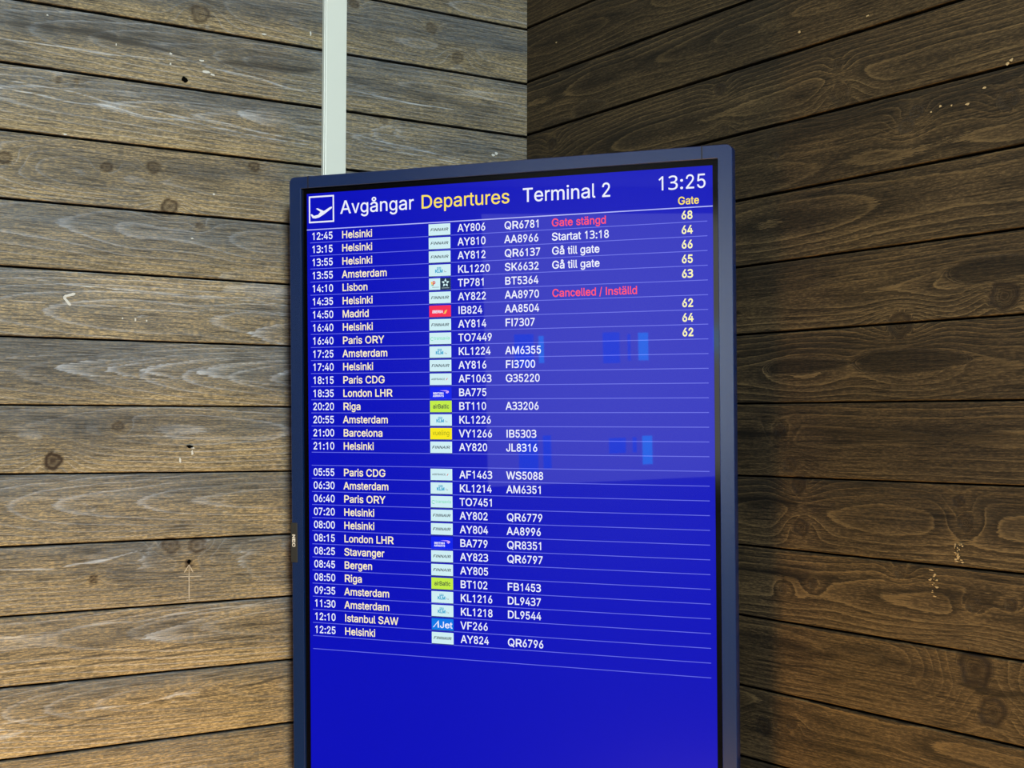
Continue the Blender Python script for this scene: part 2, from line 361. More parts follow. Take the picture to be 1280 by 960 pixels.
RIGHT_TONES = [(1.0, 1.2255, 1.05, 1.221, .003, -.9), (1.03, 1.224, 1.12, 1.231, .006, -.9),
    (0.57, 1.555, 0.70, 1.555, .010, -.9, 1), (0.69, 1.562, 1.11, 1.55, .013, -.55, 1), (0.70, 1.5405, 0.96, 1.5395, .0018, -.9), (0.70, 1.5365, 1.1, 1.531, .0016, .3), (0.57, 1.452, 0.72, 1.448, .010, -.8, 1), (0.73, 1.444, 0.765, 1.444, .004, -.9),
    (0.93, 1.449, 1.01, 1.441, .003, -.8), (0.8974, 1.3906, 0.9678, 1.3894, .0014, -1.0), (0.75, 1.4385, 1.0, 1.440, .0012, .5), (0.57, 1.342, 0.80, 1.345, .011, -.7, 1), (0.93, 1.346, 1.06, 1.337, .010, -.6, 1), (0.57, 1.245, 0.80, 1.235, .010, -.6, 1), (0.8, 1.25, 1.0, 1.235, .010, -.5, 1),
    (0.57, 1.212, 1.05, 1.205, .0016, -.8), (0.57, 1.203, 1.05, 1.195, .0013, -.7), (0.57, 1.135, 0.72, 1.13, .012, -.65, 1), (0.75, 1.135, 1.10, 1.12, .014, -.4, 1), (0.60, 1.10, 0.9, 1.10, .006, -.6, 1), (0.57, 1.675, 0.72, 1.68, .006, -.5, 1), (0.56, 1.78, 0.9, 1.795, .008, -.3, 1),
    (0.57, 1.745, 0.6, 1.743, .005, -1, 1), (0.62, 1.72, 0.95, 1.725, .0014, .6), (0.62, 1.78, 1.0, 1.80, .0014, .45), (0.6, 1.765, 1.0, 1.775, .0014, .4),
    (0.55, 1.99, 0.9, 2.00, .012, -.35, 1), (0.57, 1.87, 0.9, 1.87, .014, -.35, 1), (0.2, 2.21, 0.55, 2.19, .012, -.4, 1), (0.02, 2.19, 0.3, 2.19, .012, -.4, 1), (0.02, 2.30, 0.3, 2.30, .012, -.4, 1),
    (0.05, 2.175, 0.3, 2.168, .0016, .5), (0.05, 2.20, 0.25, 2.215, .0016, .4), (0.6, 2.185, 0.95, 2.17, .0014, .5), (0.9, 2.07, 1.1, 2.06, .006, .3, 1), (0.95, 2.055, 1.1, 2.043, .004, .35, 1)]
# (tip, height, curvature above, below, length of the pale zone, strength, fade along the arms, side, tilt)
LEFT_FLAMES = [(1.02, 1.656, 420, 420, .030, .8, .20, 1, 0), (0.8925, 1.6535, 330, 420, .040, 1.0, .16, 1, 0), (0.8133, 1.6527, 300, 420, .018, .95, .14, 1, 0), (0.7547, 1.6531, 290, 400, .022, .95, .20, 1, 0), (0.6601, 1.6531, 280, 400, .042, 1.0, .20, 1, 0), (0.5096, 1.6545, 280, 400, .02, .9, .2, 1, 0),
    (0.5646, 1.7212, 160, 200, .018, .9, .10, 1, 0), (0.745, 1.2200, 330, 500, .055, .95, .16, 1, .085), (0.64, 1.372, 60, 90, .02, .5, .05, -1, 0), (0.585, 1.340, 40, 60, .014, .8, .03, 1, -.4), (0.755, 1.339, 40, 60, .014, .7, .03, 1, .5),
    (0.60, 2.098, 400, 300, .06, .55, .14, 1, -.05), (0.34, 2.095, 100, 140, .012, .7, .12, 1, -.1), (0.365, 2.175, 330, 330, .02, .45, .2, 1, -.08), (0.29, 2.10, 160, 200, .010, .6, .10, 1, -.1), (0.62, 1.815, 200, 200, .08, .4, .1, 1, 0), (0.72, 1.549, 500, 800, .04, .5, .12, 1, 0), (0.63, 1.43, 80, 120, .01, .45, .12, 1, 0), (0.83, 1.432, 200, 160, .008, .4, .12, -1, 0),
    (0.96, 1.10, 500, 500, .03, .7, .05, -1, .1), (0.71, 1.118, 300, 400, .02, .6, .05, 1, .1)]
RIGHT_FLAMES = [(0.30, 2.285, 200, 200, .02, .35, .1, 1, 0), (0.16, 2.19, 150, 150, .012, .4, .1, 1, 0), (0.62, 2.19, 220, 220, .02, .4, .1, -1, 0), (0.60, 2.08, 250, 250, .012, .35, .1, -1, .1), (0.74, 1.75, 300, 300, .012, .35, .2, -1, .1)]
# (s, height, half length, half height, darkness, rim)
LEFT_EYES = []
RIGHT_EYES = [(0.933, 1.6510, .098, .0165, .75, .45), (0.735, 1.6530, .084, .0115, .75, .45), (1.075, 1.7650, .085, .0155, .7, .40), (0.17, 2.235, .06, .012, .4, .35), (0.10, 2.135, .05, .010, .35, .4), (0.20, 2.145, .05, .012, .3, .35), (0.60, 2.185, .05, .008, .4, .3)]
def timber():
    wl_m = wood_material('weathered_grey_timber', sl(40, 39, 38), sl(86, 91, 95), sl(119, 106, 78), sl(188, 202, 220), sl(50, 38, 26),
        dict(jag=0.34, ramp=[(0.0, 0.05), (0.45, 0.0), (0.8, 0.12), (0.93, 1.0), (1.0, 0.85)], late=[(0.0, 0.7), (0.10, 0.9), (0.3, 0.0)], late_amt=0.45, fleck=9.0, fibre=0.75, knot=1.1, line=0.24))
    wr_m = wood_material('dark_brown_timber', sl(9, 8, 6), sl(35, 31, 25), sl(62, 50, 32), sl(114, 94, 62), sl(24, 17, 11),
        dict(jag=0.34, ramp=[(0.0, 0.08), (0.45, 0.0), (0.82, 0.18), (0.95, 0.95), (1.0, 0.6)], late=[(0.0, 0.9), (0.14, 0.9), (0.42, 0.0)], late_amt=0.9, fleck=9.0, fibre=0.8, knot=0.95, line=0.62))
    dark = mat('joint_black', sl(8, 8, 8), 0.95, spec=0.1)
    def gaps(n, joints, mid):
        return [0.0024 + 0.0020 * min(1, abs(z - 1.55) / 0.5) for z, _ in joints]
    out = []
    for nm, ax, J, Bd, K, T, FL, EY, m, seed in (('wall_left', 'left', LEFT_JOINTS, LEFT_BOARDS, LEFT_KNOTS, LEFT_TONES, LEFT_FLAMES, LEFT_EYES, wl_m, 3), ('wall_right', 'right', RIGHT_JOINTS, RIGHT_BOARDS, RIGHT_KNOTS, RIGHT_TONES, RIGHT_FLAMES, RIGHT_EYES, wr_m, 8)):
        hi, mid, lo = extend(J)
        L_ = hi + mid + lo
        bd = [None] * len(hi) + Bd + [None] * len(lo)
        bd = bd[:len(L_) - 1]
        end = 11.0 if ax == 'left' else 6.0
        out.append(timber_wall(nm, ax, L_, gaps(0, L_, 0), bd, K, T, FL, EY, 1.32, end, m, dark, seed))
    out[0]['label'] = 'weathered grey brown horizontal timber boards on the left'; out[1]['label'] = 'dark brown horizontal timber boards on the right'
    return out
wall_left, wall_right = timber()

# ------------------------------------------------------------------ rest of the hall
white_wall = mat('hall_plaster', sl(34, 34, 36), 0.9, noise=(3.0, 0.06, 0))
def room_box(name, lo, hi, m):
    b = MB(); b.box(lo, hi); return structure(b.build(name, m))
room_box('floor', (-0.12, -11.1, -0.1), (6.1, 0.12, 0.0), mat('hall_floor', sl(52, 44, 38), 0.6, noise=(2.0, 0.12, 0)))
room_box('ceiling', (-0.12, -11.1, 3.2), (6.1, 0.12, 3.3), mat('hall_ceiling', sl(200, 200, 198), 0.9, noise=(2.0, 0.03, 0)))
room_box('wall_far', (0.0, -11.1, 0.0), (6.0, -11.0, 3.2), white_wall)
room_box('wall_side', (6.0, -11.1, 0.0), (6.1, 0.0, 3.2), white_wall)

frame_m = mat('window_frame_grey', sl(60, 62, 66), 0.5)
glow = mat('daylit_glass', sl(30, 30, 30), 0.3, emit=(0.98, 1.0, 0.88, 1), strength=1.75)
blue_dim = mat('blue_daylight_glass', sl(10, 20, 60), 0.3, emit=(0.01, 0.16, 1.0, 1), strength=9.0)
blue_hot = mat('sky_blue_glass', sl(10, 30, 70), 0.3, emit=(0.03, 0.40, 1.0, 1), strength=15.0)
def window(name, x0, x1, z0, z1, panes, glass):
    """frame with its panes on the end wall; panes: (x0, x1, z0, z1, material)"""
    b = MB(); y = -11.0; fr = 0.06
    b.box((x0 - fr, y, z0 - fr), (x1 + fr, y + 0.03, z0)); b.box((x0 - fr, y, z1), (x1 + fr, y + 0.03, z1 + fr))
    b.box((x0 - fr, y, z0), (x0, y + 0.03, z1)); b.box((x1, y, z0), (x1 + fr, y + 0.03, z1))
    o = structure(b.build(name, frame_m))
    g = MB(); g.box((x0, y + 0.001, z0), (x1, y + 0.015, z1)); structure(g.build('glass', glass, o))
    for px0, px1, pz0, pz1, m in panes:
        g = MB(); g.box((px0, y + 0.016, pz0), (px1, y + 0.022, pz1)); structure(g.build('blue_pane', m, o))
    return o
window('window_1', 2.45, 5.35, 0.35, 2.95, [
    (2.74, 2.93, 1.49, 1.80, blue_dim), (2.98, 3.03, 1.52, 1.78, blue_hot), (3.62, 3.79, 1.50, 1.80, blue_dim), (3.87, 3.90, 1.52, 1.78, blue_dim), (3.98, 4.08, 1.52, 1.79, blue_hot), (4.76, 4.83, 1.58, 1.83, blue_hot),
    (2.76, 2.95, 0.47, 0.80, blue_dim), (3.00, 3.08, 0.50, 0.82, blue_dim), (3.66, 3.83, 0.62, 0.77, blue_dim), (3.90, 3.94, 0.62, 0.77, blue_dim), (4.00, 4.10, 0.50, 0.78, blue_hot)], glow)

# letter outlines: character; advance; contours of x,y in thousandths
GLYPH_DATA = ('A;480;16,0 201,509 276,509 463,0 395,0 287,302 264,372 232,478 245,478 213,371 191,302 85,0;110,142 110,199 370,199 370,142|B;456;60,0 60,509 241,509 289,504 329,491 359,469 381,442 394,410 398,374 395,344 387,320 356,286 315,267 315,262 339,257 363,245 385,227 402,203 414,173 418,136 413,100 400,67 377,39 344,18 301,4 247,0;125,57 245,57 296,63 330,80 349,105 355,137 352,161 342,184 327,203 306,218 279,228 248,231 125,231;125,285 238,285 288,296 308,309 323,326 333,348 336,372 330,403 313,429 283,446 240,452 125,452|C;510;267,-7 205,1 150,25 104,63 70,115 48,179 40,254 48,329 70,393 104,445 150,484 205,508 267,516 340,504 373,490 402,471 427,447 448,418 463,385 473,348 408,348 389,395 357,428 315,449 267,456 223,450 184,432 150,403 125,364 109,314 103,254 109,194 125,145 151,105 184,76 223,59 267,53 315,60 357,81 389,114 408,160 473,160 463,124 448,91 428,62 402,38 373,19 341,5 305,-4|D;502;219,0 96,0 96,57 215,57 272,63 318,81 354,110 379,149 394,198 399,255 394,312 379,361 354,399 320,428 275,446 221,452 93,452 93,509 225,509 294,501 353,478 399,441 433,391 455,329 462,255 455,181 433,119 398,68 351,31 291,8;125,509 125,0 60,0 60,509|E;419;60,0 60,509 372,509 372,452 125,452 125,286 355,286 355,229 125,229 125,57 375,57 375,0|F;410;60,0 60,509 369,509 369,452 125,452 125,278 346,278 346,221 125,221 125,0|G;520;269,-7 205,1 149,25 104,64 69,116 47,179 40,254 47,329 69,393 103,445 149,484 203,508 265,516 304,513 340,504 374,489 403,469 429,445 449,416 465,384 474,349 408,349 387,393 356,427 315,448 265,456 222,450 183,432 150,404 125,364 109,314 103,254 109,194 125,145 151,105 184,76 224,59 269,53 309,57 345,71 374,93 396,123 410,160 415,202 434,199 283,199 283,256 478,256 478,200 471,141 451,91 419,50 377,19 326,0|H;517;60,0 60,509 125,509 125,289 392,289 392,509 457,509 457,0 392,0 392,232 125,232 125,0|I;200;68,509 132,509 132,0 68,0|J;396;185,-7 124,3 75,33 44,81 33,145 33,173 98,173 98,145 104,104 122,74 149,56 185,50 220,56 248,74 266,104 272,145 272,509 336,509 336,145 326,81 294,33 246,3|K;467;104,145 104,216 139,261 174,303 212,344 364,509 448,509 231,276 228,276;60,0 60,509 125,509 125,334 124,225 125,193 125,0;372,0 188,259 228,309 449,0|L;393;60,0 60,509 125,509 125,57 361,57 361,0|M;628;60,0 60,509 152,509 277,187 287,159 299,123 311,84 322,49 307,49 318,83 330,121 342,158 352,187 476,509 568,509 568,0 504,0 504,291 504,327 505,369 506,413 507,457 513,457 498,409 482,363 467,322 456,291 342,0 286,0 170,291 159,321 145,361 129,408 112,457 119,457 120,416 121,372 122,328 122,291 122,0|N;523;60,0 60,509 136,509 343,183 363,151 388,107 414,55 405,54 401,108 399,157 399,195 399,509 463,509 463,0 387,0 202,290 177,331 148,381 108,452 119,454 122,384 124,328 125,291 125,0|O;533;267,-7 205,1 150,25 105,63 70,115 48,179 40,254 48,329 70,393 105,445 150,484 205,508 267,516 329,508 384,484 429,445 464,393 486,329 493,254 486,179 464,115 429,63 384,25 329,1;267,53 310,59 349,76 383,105 408,144 425,194 430,254 425,314 408,365 383,404 349,433 310'
    ',450 267,456 223,450 184,433 151,404 125,364 109,314 103,254 109,194 125,144 151,105 184,76 223,59|P;445;60,0 60,509 235,509 289,503 332,487 366,462 390,430 404,391 409,348 404,304 390,265 366,233 332,207 289,191 235,186 109,186 109,242 233,242 269,246 297,256 318,272 333,294 342,319 344,348 342,376 333,402 318,423 297,439 268,449 232,452 125,452 125,0|Q;533;245,159 313,159 369,85 384,65 468,-48 401,-48 346,27 331,46;267,-7 205,1 150,25 105,63 70,115 48,179 40,254 48,329 70,393 105,445 150,484 205,508 267,516 329,508 384,484 429,445 464,393 486,329 493,254 486,179 464,115 429,63 384,25 329,1;267,53 310,59 349,76 383,105 408,144 425,194 430,254 425,314 408,365 383,404 349,433 310,450 267,456 223,450 184,433 151,404 125,364 109,314 103,254 109,194 125,144 151,105 184,76 223,59|R;449;60,0 60,509 236,509 290,504 333,489 367,465 390,433 405,395 409,352 405,309 390,271 367,240 333,217 289,203 236,198 96,198 96,255 234,255 269,258 298,267 319,281 334,300 342,324 345,352 342,380 334,405 319,425 298,440 269,449 233,452 125,452 125,0;353,0 230,229 303,229 428,0|S;447;224,-9 172,-4 128,9 91,31 64,60 46,96 38,137 104,137 110,110 123,88 142,71 166,59 224,49 257,52 286,60 311,74 329,92 341,114 346,139 342,161 332,179 296,205 245,222 184,239 128,260 86,289 60,326 52,372 58,413 75,448 102,476 138,498 180,511 227,516 275,511 316,498 351,476 377,449 394,415 401,378 337,378 326,412 302,437 267,453 225,459 194,456 167,448 145,435 129,418 118,398 115,376 119,352 131,334 169,308 212,293 264,279 312,264 359,238 395,198 405,171 408,139 403,99 386,64 360,34 323,11 278,-4|T;449;32,452 32,509 417,509 417,452 257,452 257,0 193,0 193,452|U;517;259,-8 203,-2 154,15 114,43 85,80 66,124 60,173 60,509 124,509 124,178 128,144 141,113 160,87 187,68 220,56 259,52 298,56 331,68 357,87 377,113 389,144 393,178 393,509 457,509 457,173 451,124 433,80 403,43 363,15 315,-2|V;480;204,0 16,509 84,509 192,206 215,137 248,31 235,31 267,138 290,206 395,509 463,509 278,0|W;686;155,0 16,509 82,509 163,196 175,145 187,94 197,40 189,40 200,94 211,145 224,196 306,509 380,509 462,196 474,145 486,94 497,40 488,40 499,94 510,145 523,196 603,509 670,509 530,0 455,0 368,323 351,391 336,475 350,475 335,395 318,323 230,0|Y;472;203,0 203,208 16,509 91,509 192,344 222,292 250,230 224,230 251,293 280,344 381,509 455,509 268,208 268,0|0;453;227,-7 174,1 130,24 95,62 69,113 53,178 48,254 53,330 69,395 95,447 130,484 174,508 227,516 279,508 323,484 358,447 384,395 400,330 405,254 400,178 384,113 359,62 323,24 279,1;227,50 261,56 290,74 313,103 330,144 340,194 344,254 340,314 330,365 313,405 290,435 261,453 227,460 192,453 163,435 140,405 123,365 113,314 109,254 113,194 123,144 140,103 163,74 192,56|1;453;275,0 215,0 215,356 216,391 217,417 218,443 198,424 175,404 122,360 90,402 224,509 275,509|2;453;64,0 64,47 234,229 282,282 311,327 320,371 317,397 308,419 293,436 273,449 224,460 196,457 172,447 153,433 139,413 130,390 127,362 66,362 71,405 86,442 111,473 143,496 182,511 225,516 268,511 306,497 337,474 361,445'
    ' 376,411 381,372 371,318 336,259 267,180 153,60 153,57 389,57 389,0|3;453;392,389 389,358 378,330 361,308 337,290 308,277 274,268 274,265 334,252 376,227 402,191 410,145 404,104 387,67 357,36 315,13 260,-1 191,-6 108,0 35,22 35,80 112,55 192,47 258,53 303,73 328,105 337,147 332,175 318,198 295,215 263,227 224,234 177,236 122,236 122,289 178,289 221,292 256,301 284,316 304,335 317,358 321,385 314,418 293,442 260,457 217,462 162,457 116,442 73,420 38,462 72,482 114,499 162,511 216,515 294,506 349,480 382,439|4;453;40,105 40,158 247,509 311,509 109,166 109,163 413,163 413,105;282,0 282,121 282,146 282,318 343,318 343,0|5;453;221,-7 178,-2 140,11 108,32 83,60 66,93 60,130 122,130 127,108 138,89 173,60 221,50 250,53 276,64 298,82 314,104 324,131 328,162 324,193 314,221 297,244 275,262 248,273 218,277 167,268 128,246 67,253 96,509 366,509 366,452 151,452 134,301 136,301 178,325 229,334 263,330 294,321 321,306 345,285 364,260 379,231 388,199 391,163 385,117 369,76 343,41 309,15 268,-1|6;453;226,-7 182,-1 142,15 109,40 84,74 69,115 64,162 68,199 80,239 137,340 252,509 322,509 151,261 145,261 165,288 196,307 235,314 278,309 316,295 346,271 370,240 384,201 389,157 384,112 368,73 343,39 310,14 271,-2;226,48 254,52 279,63 299,79 314,101 324,128 327,157 324,187 314,213 299,235 279,251 254,262 226,265 198,262 174,252 153,235 138,214 128,188 125,158 128,128 138,102 153,79 174,63 198,52|7;453;97,0 323,448 323,452 62,452 62,509 391,509 391,449 165,0|8;453;226,-7 178,-2 136,11 101,33 74,62 57,96 52,135 55,166 65,195 81,220 101,241 125,256 153,265 153,267 119,282 93,308 76,342 70,380 75,417 90,450 114,477 146,498 184,511 226,516 269,511 306,498 337,477 361,450 377,417 382,380 376,342 359,308 333,282 300,267 300,265 327,256 351,241 372,220 387,195 397,166 401,135 395,96 378,62 352,33 317,11 275,-2;226,49 258,52 285,60 307,74 323,91 333,113 337,139 333,165 322,189 305,208 283,223 256,232 226,235 196,232 169,223 147,208 130,189 119,165 115,139 119,113 129,91 145,74 167,60 195,52;226,290 274,300 293,313 307,330 316,351 319,376 316,399 308,420 294,437 275,449 226,460 177,449 159,437 145,420 136,399 133,376 136,351 145,330 159,313 178,300|9;453;226,516 271,510 310,494 343,468 368,434 384,393 389,347 385,309 373,270 315,168 200,0 130,0 301,248 307,248 287,221 257,202 218,195 175,199 137,214 106,237 83,269 68,307 64,352 69,397 85,436 110,469 143,494 182,510;226,460 199,457 174,446 154,429 138,407 129,381 125,352 129,322 138,295 154,274 174,257 199,247 226,243 254,247 279,257 299,273 314,295 324,321 327,350 324,381 314,407 299,429 279,446 254,457|a;389;160,-9 126,-5 94,5 68,22 48,45 35,73 30,108 34,138 43,161 58,179 78,193 125,211 178,220 234,227 265,235 273,243 276,255 276,257 267,297 240,322 196,331 149,322 118,301 100,274 41,291 57,322 79,346 104,364 133,375 194,384 239,379 286,360 306,343 322,320 333,290 337,251 337,0 277,0 277,52 272,52 252,25 215,1;170,45 202,49 228,59 248,74 263,93 272,115 276,138 276,190 259,182 231,176 200,171 175,168 134,159 103,139 95,124 92,105 '
    '102,72 130,52|b;424;229,-8 198,-5 172,4 138,31 118,59 112,59 112,0 53,0 53,509 114,509 114,319 118,319 137,346 171,373 197,381 229,384 274,378 313,361 345,332 370,293 385,245 390,189 385,133 370,84 346,45 313,16 274,-2;220,47 253,51 279,66 301,88 316,117 325,151 328,189 325,227 316,261 301,290 280,311 253,325 220,330 188,325 161,312 140,291 125,263 116,229 113,189 116,150 125,115 140,86 162,65 188,51|c;396;207,-8 159,-2 117,16 82,46 56,85 40,133 34,187 40,243 56,291 82,330 117,360 159,378 207,384 260,377 305,356 340,322 362,277 303,262 290,289 270,311 242,325 207,330 173,325 145,310 124,287 108,258 99,224 96,187 99,151 108,117 124,89 145,66 173,51 207,46 243,52 271,66 292,89 304,117 363,102 341,56 306,21 261,-1|d;424;195,-8 151,-2 111,16 79,45 55,84 39,133 34,189 39,245 55,293 79,332 112,361 151,378 196,384 228,381 253,373 287,346 306,319 311,319 311,509 372,509 372,0 313,0 313,59 307,59 287,31 252,4 227,-5;205,47 236,51 263,65 284,86 299,115 309,150 312,189 309,229 300,263 284,291 263,312 237,325 205,330 172,325 145,311 124,290 108,261 99,227 96,189 99,151 109,117 124,88 145,66 172,51|e;404;212,-8 161,-2 117,16 82,46 56,85 40,132 34,187 39,242 55,290 81,329 115,359 157,378 205,384 266,374 294,361 319,341 341,315 357,282 368,242 371,194 371,169 75,169 75,221 338,221 310,202 307,237 298,269 283,294 263,314 237,326 205,330 173,326 146,313 125,294 109,270 99,241 96,211 96,178 100,139 110,106 128,80 151,61 179,50 212,46 254,53 285,73 306,105 365,91 353,63 335,39 311,19 283,4 249,-5|f;254;228,379 228,327 6,327 6,379;81,0 81,432 84,461 96,486 113,505 135,519 187,530 222,527 243,521 227,468 215,472 195,474 171,470 154,460 145,443 142,419 142,0|g;425;207,-151 168,-148 134,-140 82,-110 51,-69 101,-41 122,-66 154,-88 207,-97 249,-92 282,-75 304,-47 311,-6 311,68 306,68 287,41 252,16 227,8 195,5 152,10 113,27 80,53 55,90 39,136 34,191 39,246 55,293 80,332 112,361 152,378 196,384 228,382 253,373 288,346 308,319 313,319 313,379 372,379 372,-9 367,-54 350,-90 324,-117 291,-136 251,-147;205,59 237,63 264,75 285,95 300,121 309,154 312,193 309,231 300,264 285,291 264,312 237,325 205,330 172,325 145,312 124,290 109,262 99,229 96,193 99,155 109,123 124,96 145,76 172,63|h;410;114,227 114,0 53,0 53,509 114,509 114,287 102,287 124,332 152,362 187,379 227,384 264,380 295,369 321,349 341,321 353,285 357,240 357,0 296,0 296,235 290,275 273,304 246,323 210,329 184,326 161,317 141,303 126,283 117,257|i;167;53,0 53,379 114,379 114,0;84,443 67,446 54,455 44,468 41,483 44,499 54,512 67,521 84,524 100,521 114,512 123,499 126,483 123,468 114,455 100,446|j;167;53,379 114,379 114,-30 111,-63 102,-90 86,-113 65,-129 37,-139 4,-143 -10,-143 -10,-87 2,-87 25,-83 40,-72 50,-54 53,-29;83,443 67,446 53,455 44,468 41,483 44,499 53,512 67,521 83,524 100,521 114,512 123,499 126,483 123,468 114,455 100,446|k;381;110,137 110,212 121,212 284,379 360,379 184,199 177,199;53,0 53,509 114,509 114,0;294,0 148,186 191,229 372,0|l;189;139,-2 101,3 74,20 58,47 53,84 53,509 114,509 114,99 120,62 130,'
    '54 146,52 160,53 170,54 181,3 162,-1|m;610;53,0 53,379 112,379 112,295 108,295 118,323 132,346 172,376 219,386 257,380 287,361 309,331 321,295 312,295 322,321 337,343 381,375 437,386 468,383 497,372 522,354 541,328 553,296 557,255 557,0 496,0 496,254 490,289 473,313 447,326 419,330 395,328 374,320 345,290 335,247 335,0 274,0 274,260 269,288 253,311 229,326 199,330 158,320 140,307 126,289 117,266 114,238 114,0|n;410;114,227 114,0 53,0 53,379 112,379 112,287 102,287 124,332 152,362 187,379 227,384 264,380 295,369 321,349 341,321 353,285 357,240 357,0 296,0 296,235 290,275 273,304 246,323 210,329 184,326 161,317 141,303 126,283 117,257|o;415;207,-8 159,-2 117,16 82,46 56,85 40,133 34,187 40,243 56,291 82,330 117,360 159,378 207,384 256,378 299,360 333,330 359,291 376,243 381,187 376,133 359,85 333,46 299,16 256,-2;207,46 242,51 270,66 292,89 307,117 316,151 319,187 316,224 307,258 292,287 270,310 242,325 207,330 173,325 145,310 124,287 108,258 99,224 96,187 99,151 108,117 124,89 145,66 173,51|p;424;53,-143 53,379 112,379 112,319 118,319 137,346 171,373 197,381 229,384 274,378 313,361 345,332 370,293 385,245 390,189 385,133 370,84 346,45 313,16 274,-2 229,-8 198,-5 173,4 138,31 118,59 114,59 114,-143;220,47 253,51 279,66 301,88 316,117 325,151 328,189 325,227 316,261 301,290 280,311 253,325 220,330 188,325 161,312 140,291 125,263 116,229 113,189 116,150 125,115 140,86 162,65 188,51|r;259;53,0 53,379 112,379 112,321 115,321 130,347 152,367 181,380 213,385 229,384 243,384 243,322 230,324 207,326 182,323 159,315 140,301 126,284 117,262 114,237 114,0|s;365;182,-8 145,-5 112,3 84,18 62,38 45,63 36,94 94,107 105,79 124,60 150,49 181,45 217,50 244,62 262,81 268,103 265,121 254,136 237,147 212,155 149,170 104,186 72,208 53,237 47,274 51,305 65,332 87,354 115,370 149,381 187,384 223,381 254,372 279,358 299,339 324,290 268,277 258,298 243,316 219,328 187,333 156,329 131,317 114,299 109,277 112,258 124,243 172,223 229,209 275,194 306,171 325,142 331,107 326,75 312,47 290,24 260,6 223,-5|t;227;204,379 204,327 6,327 6,379;65,471 126,471 126,98 128,76 136,61 150,53 170,50 185,51 202,54 213,2 192,-3 168,-4 125,2 92,21 72,52 65,93|u;410;182,-5 146,-1 115,11 89,31 69,59 57,95 53,139 53,379 114,379 114,144 119,105 137,75 164,56 200,50 226,53 249,62 268,77 283,97 293,122 296,153 296,379 357,379 357,0 298,0 298,92 307,92 286,47 257,17 222,0|v;389;163,0 17,379 84,379 165,155 187,87 206,21 184,21 203,87 224,155 305,379 371,379 226,0|w;567;138,0 23,379 87,379 133,214 154,137 175,41 165,41 186,135 206,214 252,379 316,379 362,214 382,136 402,41 391,41 413,135 434,214 480,379 545,379 429,0 368,0 319,172 305,225 291,280 277,338 291,338 277,280 263,225 248,172 199,0|y;389;47,-139 61,-86 71,-87 104,-89 130,-74 151,-36 163,-1 17,379 84,379 165,155 187,87 206,21 184,21 202,87 224,155 305,379 371,379 204,-58 177,-107 139,-136 91,-145 65,-143|å;389;160,-9 126,-5 94,5 68,22 48,45 35,73 30,108 34,138 43,161 58,179 78,193 125,211 178,220 234,227 265,235 273,243 276,255 276,257 267,297 '
    '240,322 196,331 149,322 118,301 100,274 41,291 57,322 79,346 104,364 133,375 194,384 239,379 286,360 306,343 322,320 333,290 337,251 337,0 277,0 277,52 272,52 252,25 215,1;170,45 202,49 228,59 248,74 263,93 272,115 276,138 276,190 259,182 231,176 200,171 175,168 134,159 103,139 95,124 92,105 102,72 130,52;189,404 166,407 145,416 112,447 103,467 100,490 103,512 112,532 145,563 166,572 189,575 213,572 234,563 266,532 275,512 278,490 275,467 266,447 234,416 213,407;189,447 206,450 219,460 229,473 232,490 229,506 219,519 206,529 189,532 173,529 159,519 150,506 147,490 150,473 159,460 173,450|ä;389;160,-9 126,-5 94,5 68,22 48,45 35,73 30,108 34,138 43,161 58,179 78,193 125,211 178,220 234,227 265,235 273,243 276,255 276,257 267,297 240,322 196,331 149,322 118,301 100,274 41,291 57,322 79,346 104,364 133,375 194,384 239,379 286,360 306,343 322,320 333,290 337,251 337,0 277,0 277,52 272,52 252,25 215,1;170,45 202,49 228,59 248,74 263,93 272,115 276,138 276,190 259,182 231,176 200,171 175,168 134,159 103,139 95,124 92,105 102,72 130,52;261,443 246,446 233,455 224,468 221,483 224,499 233,512 246,520 261,523 277,520 290,512 299,499 301,483 299,468 290,455 277,446;117,443 102,446 89,455 80,468 77,483 80,499 89,512 102,520 117,523 133,520 146,512 155,499 158,483 155,468 146,455 133,446|:;188;95,-4 78,-1 63,9 53,24 50,41 53,59 63,73 78,83 95,87 113,83 128,73 138,59 141,41 138,24 128,9 113,-1;95,271 78,274 63,284 53,299 50,316 53,334 63,349 78,359 95,362 113,359 128,349 138,334 141,316 138,299 128,284 113,274|/;249;235,533 71,-76 14,-76 178,533|.;188;95,-4 78,-1 63,9 53,24 50,41 53,59 63,73 78,83 95,87 113,83 128,73 138,59 141,41 138,24 128,9 113,-1')

# ------------------------------------------------------------------ white cable trunking on the left wall
trunk = bpy.data.objects.new('cable_trunking', None); COL.objects.link(trunk); trunk.location = (0, -0.42, 0.9)
tag(trunk, 'white plastic vertical cable trunking on the left wall above the departures screen', 'cable trunking')
plastic = mat('white_plastic', sl(206, 212, 206), 0.38, noise=(5.0, 0.02, 0))
b = MB(); b.box((0.0012, -0.0184, 0.0), (0.010, 0.0232, 2.28), bev=0.0008); b.build('channel', plastic, trunk)
b = MB(); b.box((0.0105, -0.0172, 0.0), (0.0145, 0.0235, 2.28), bev=0.0012); b.build('lid', plastic, trunk)

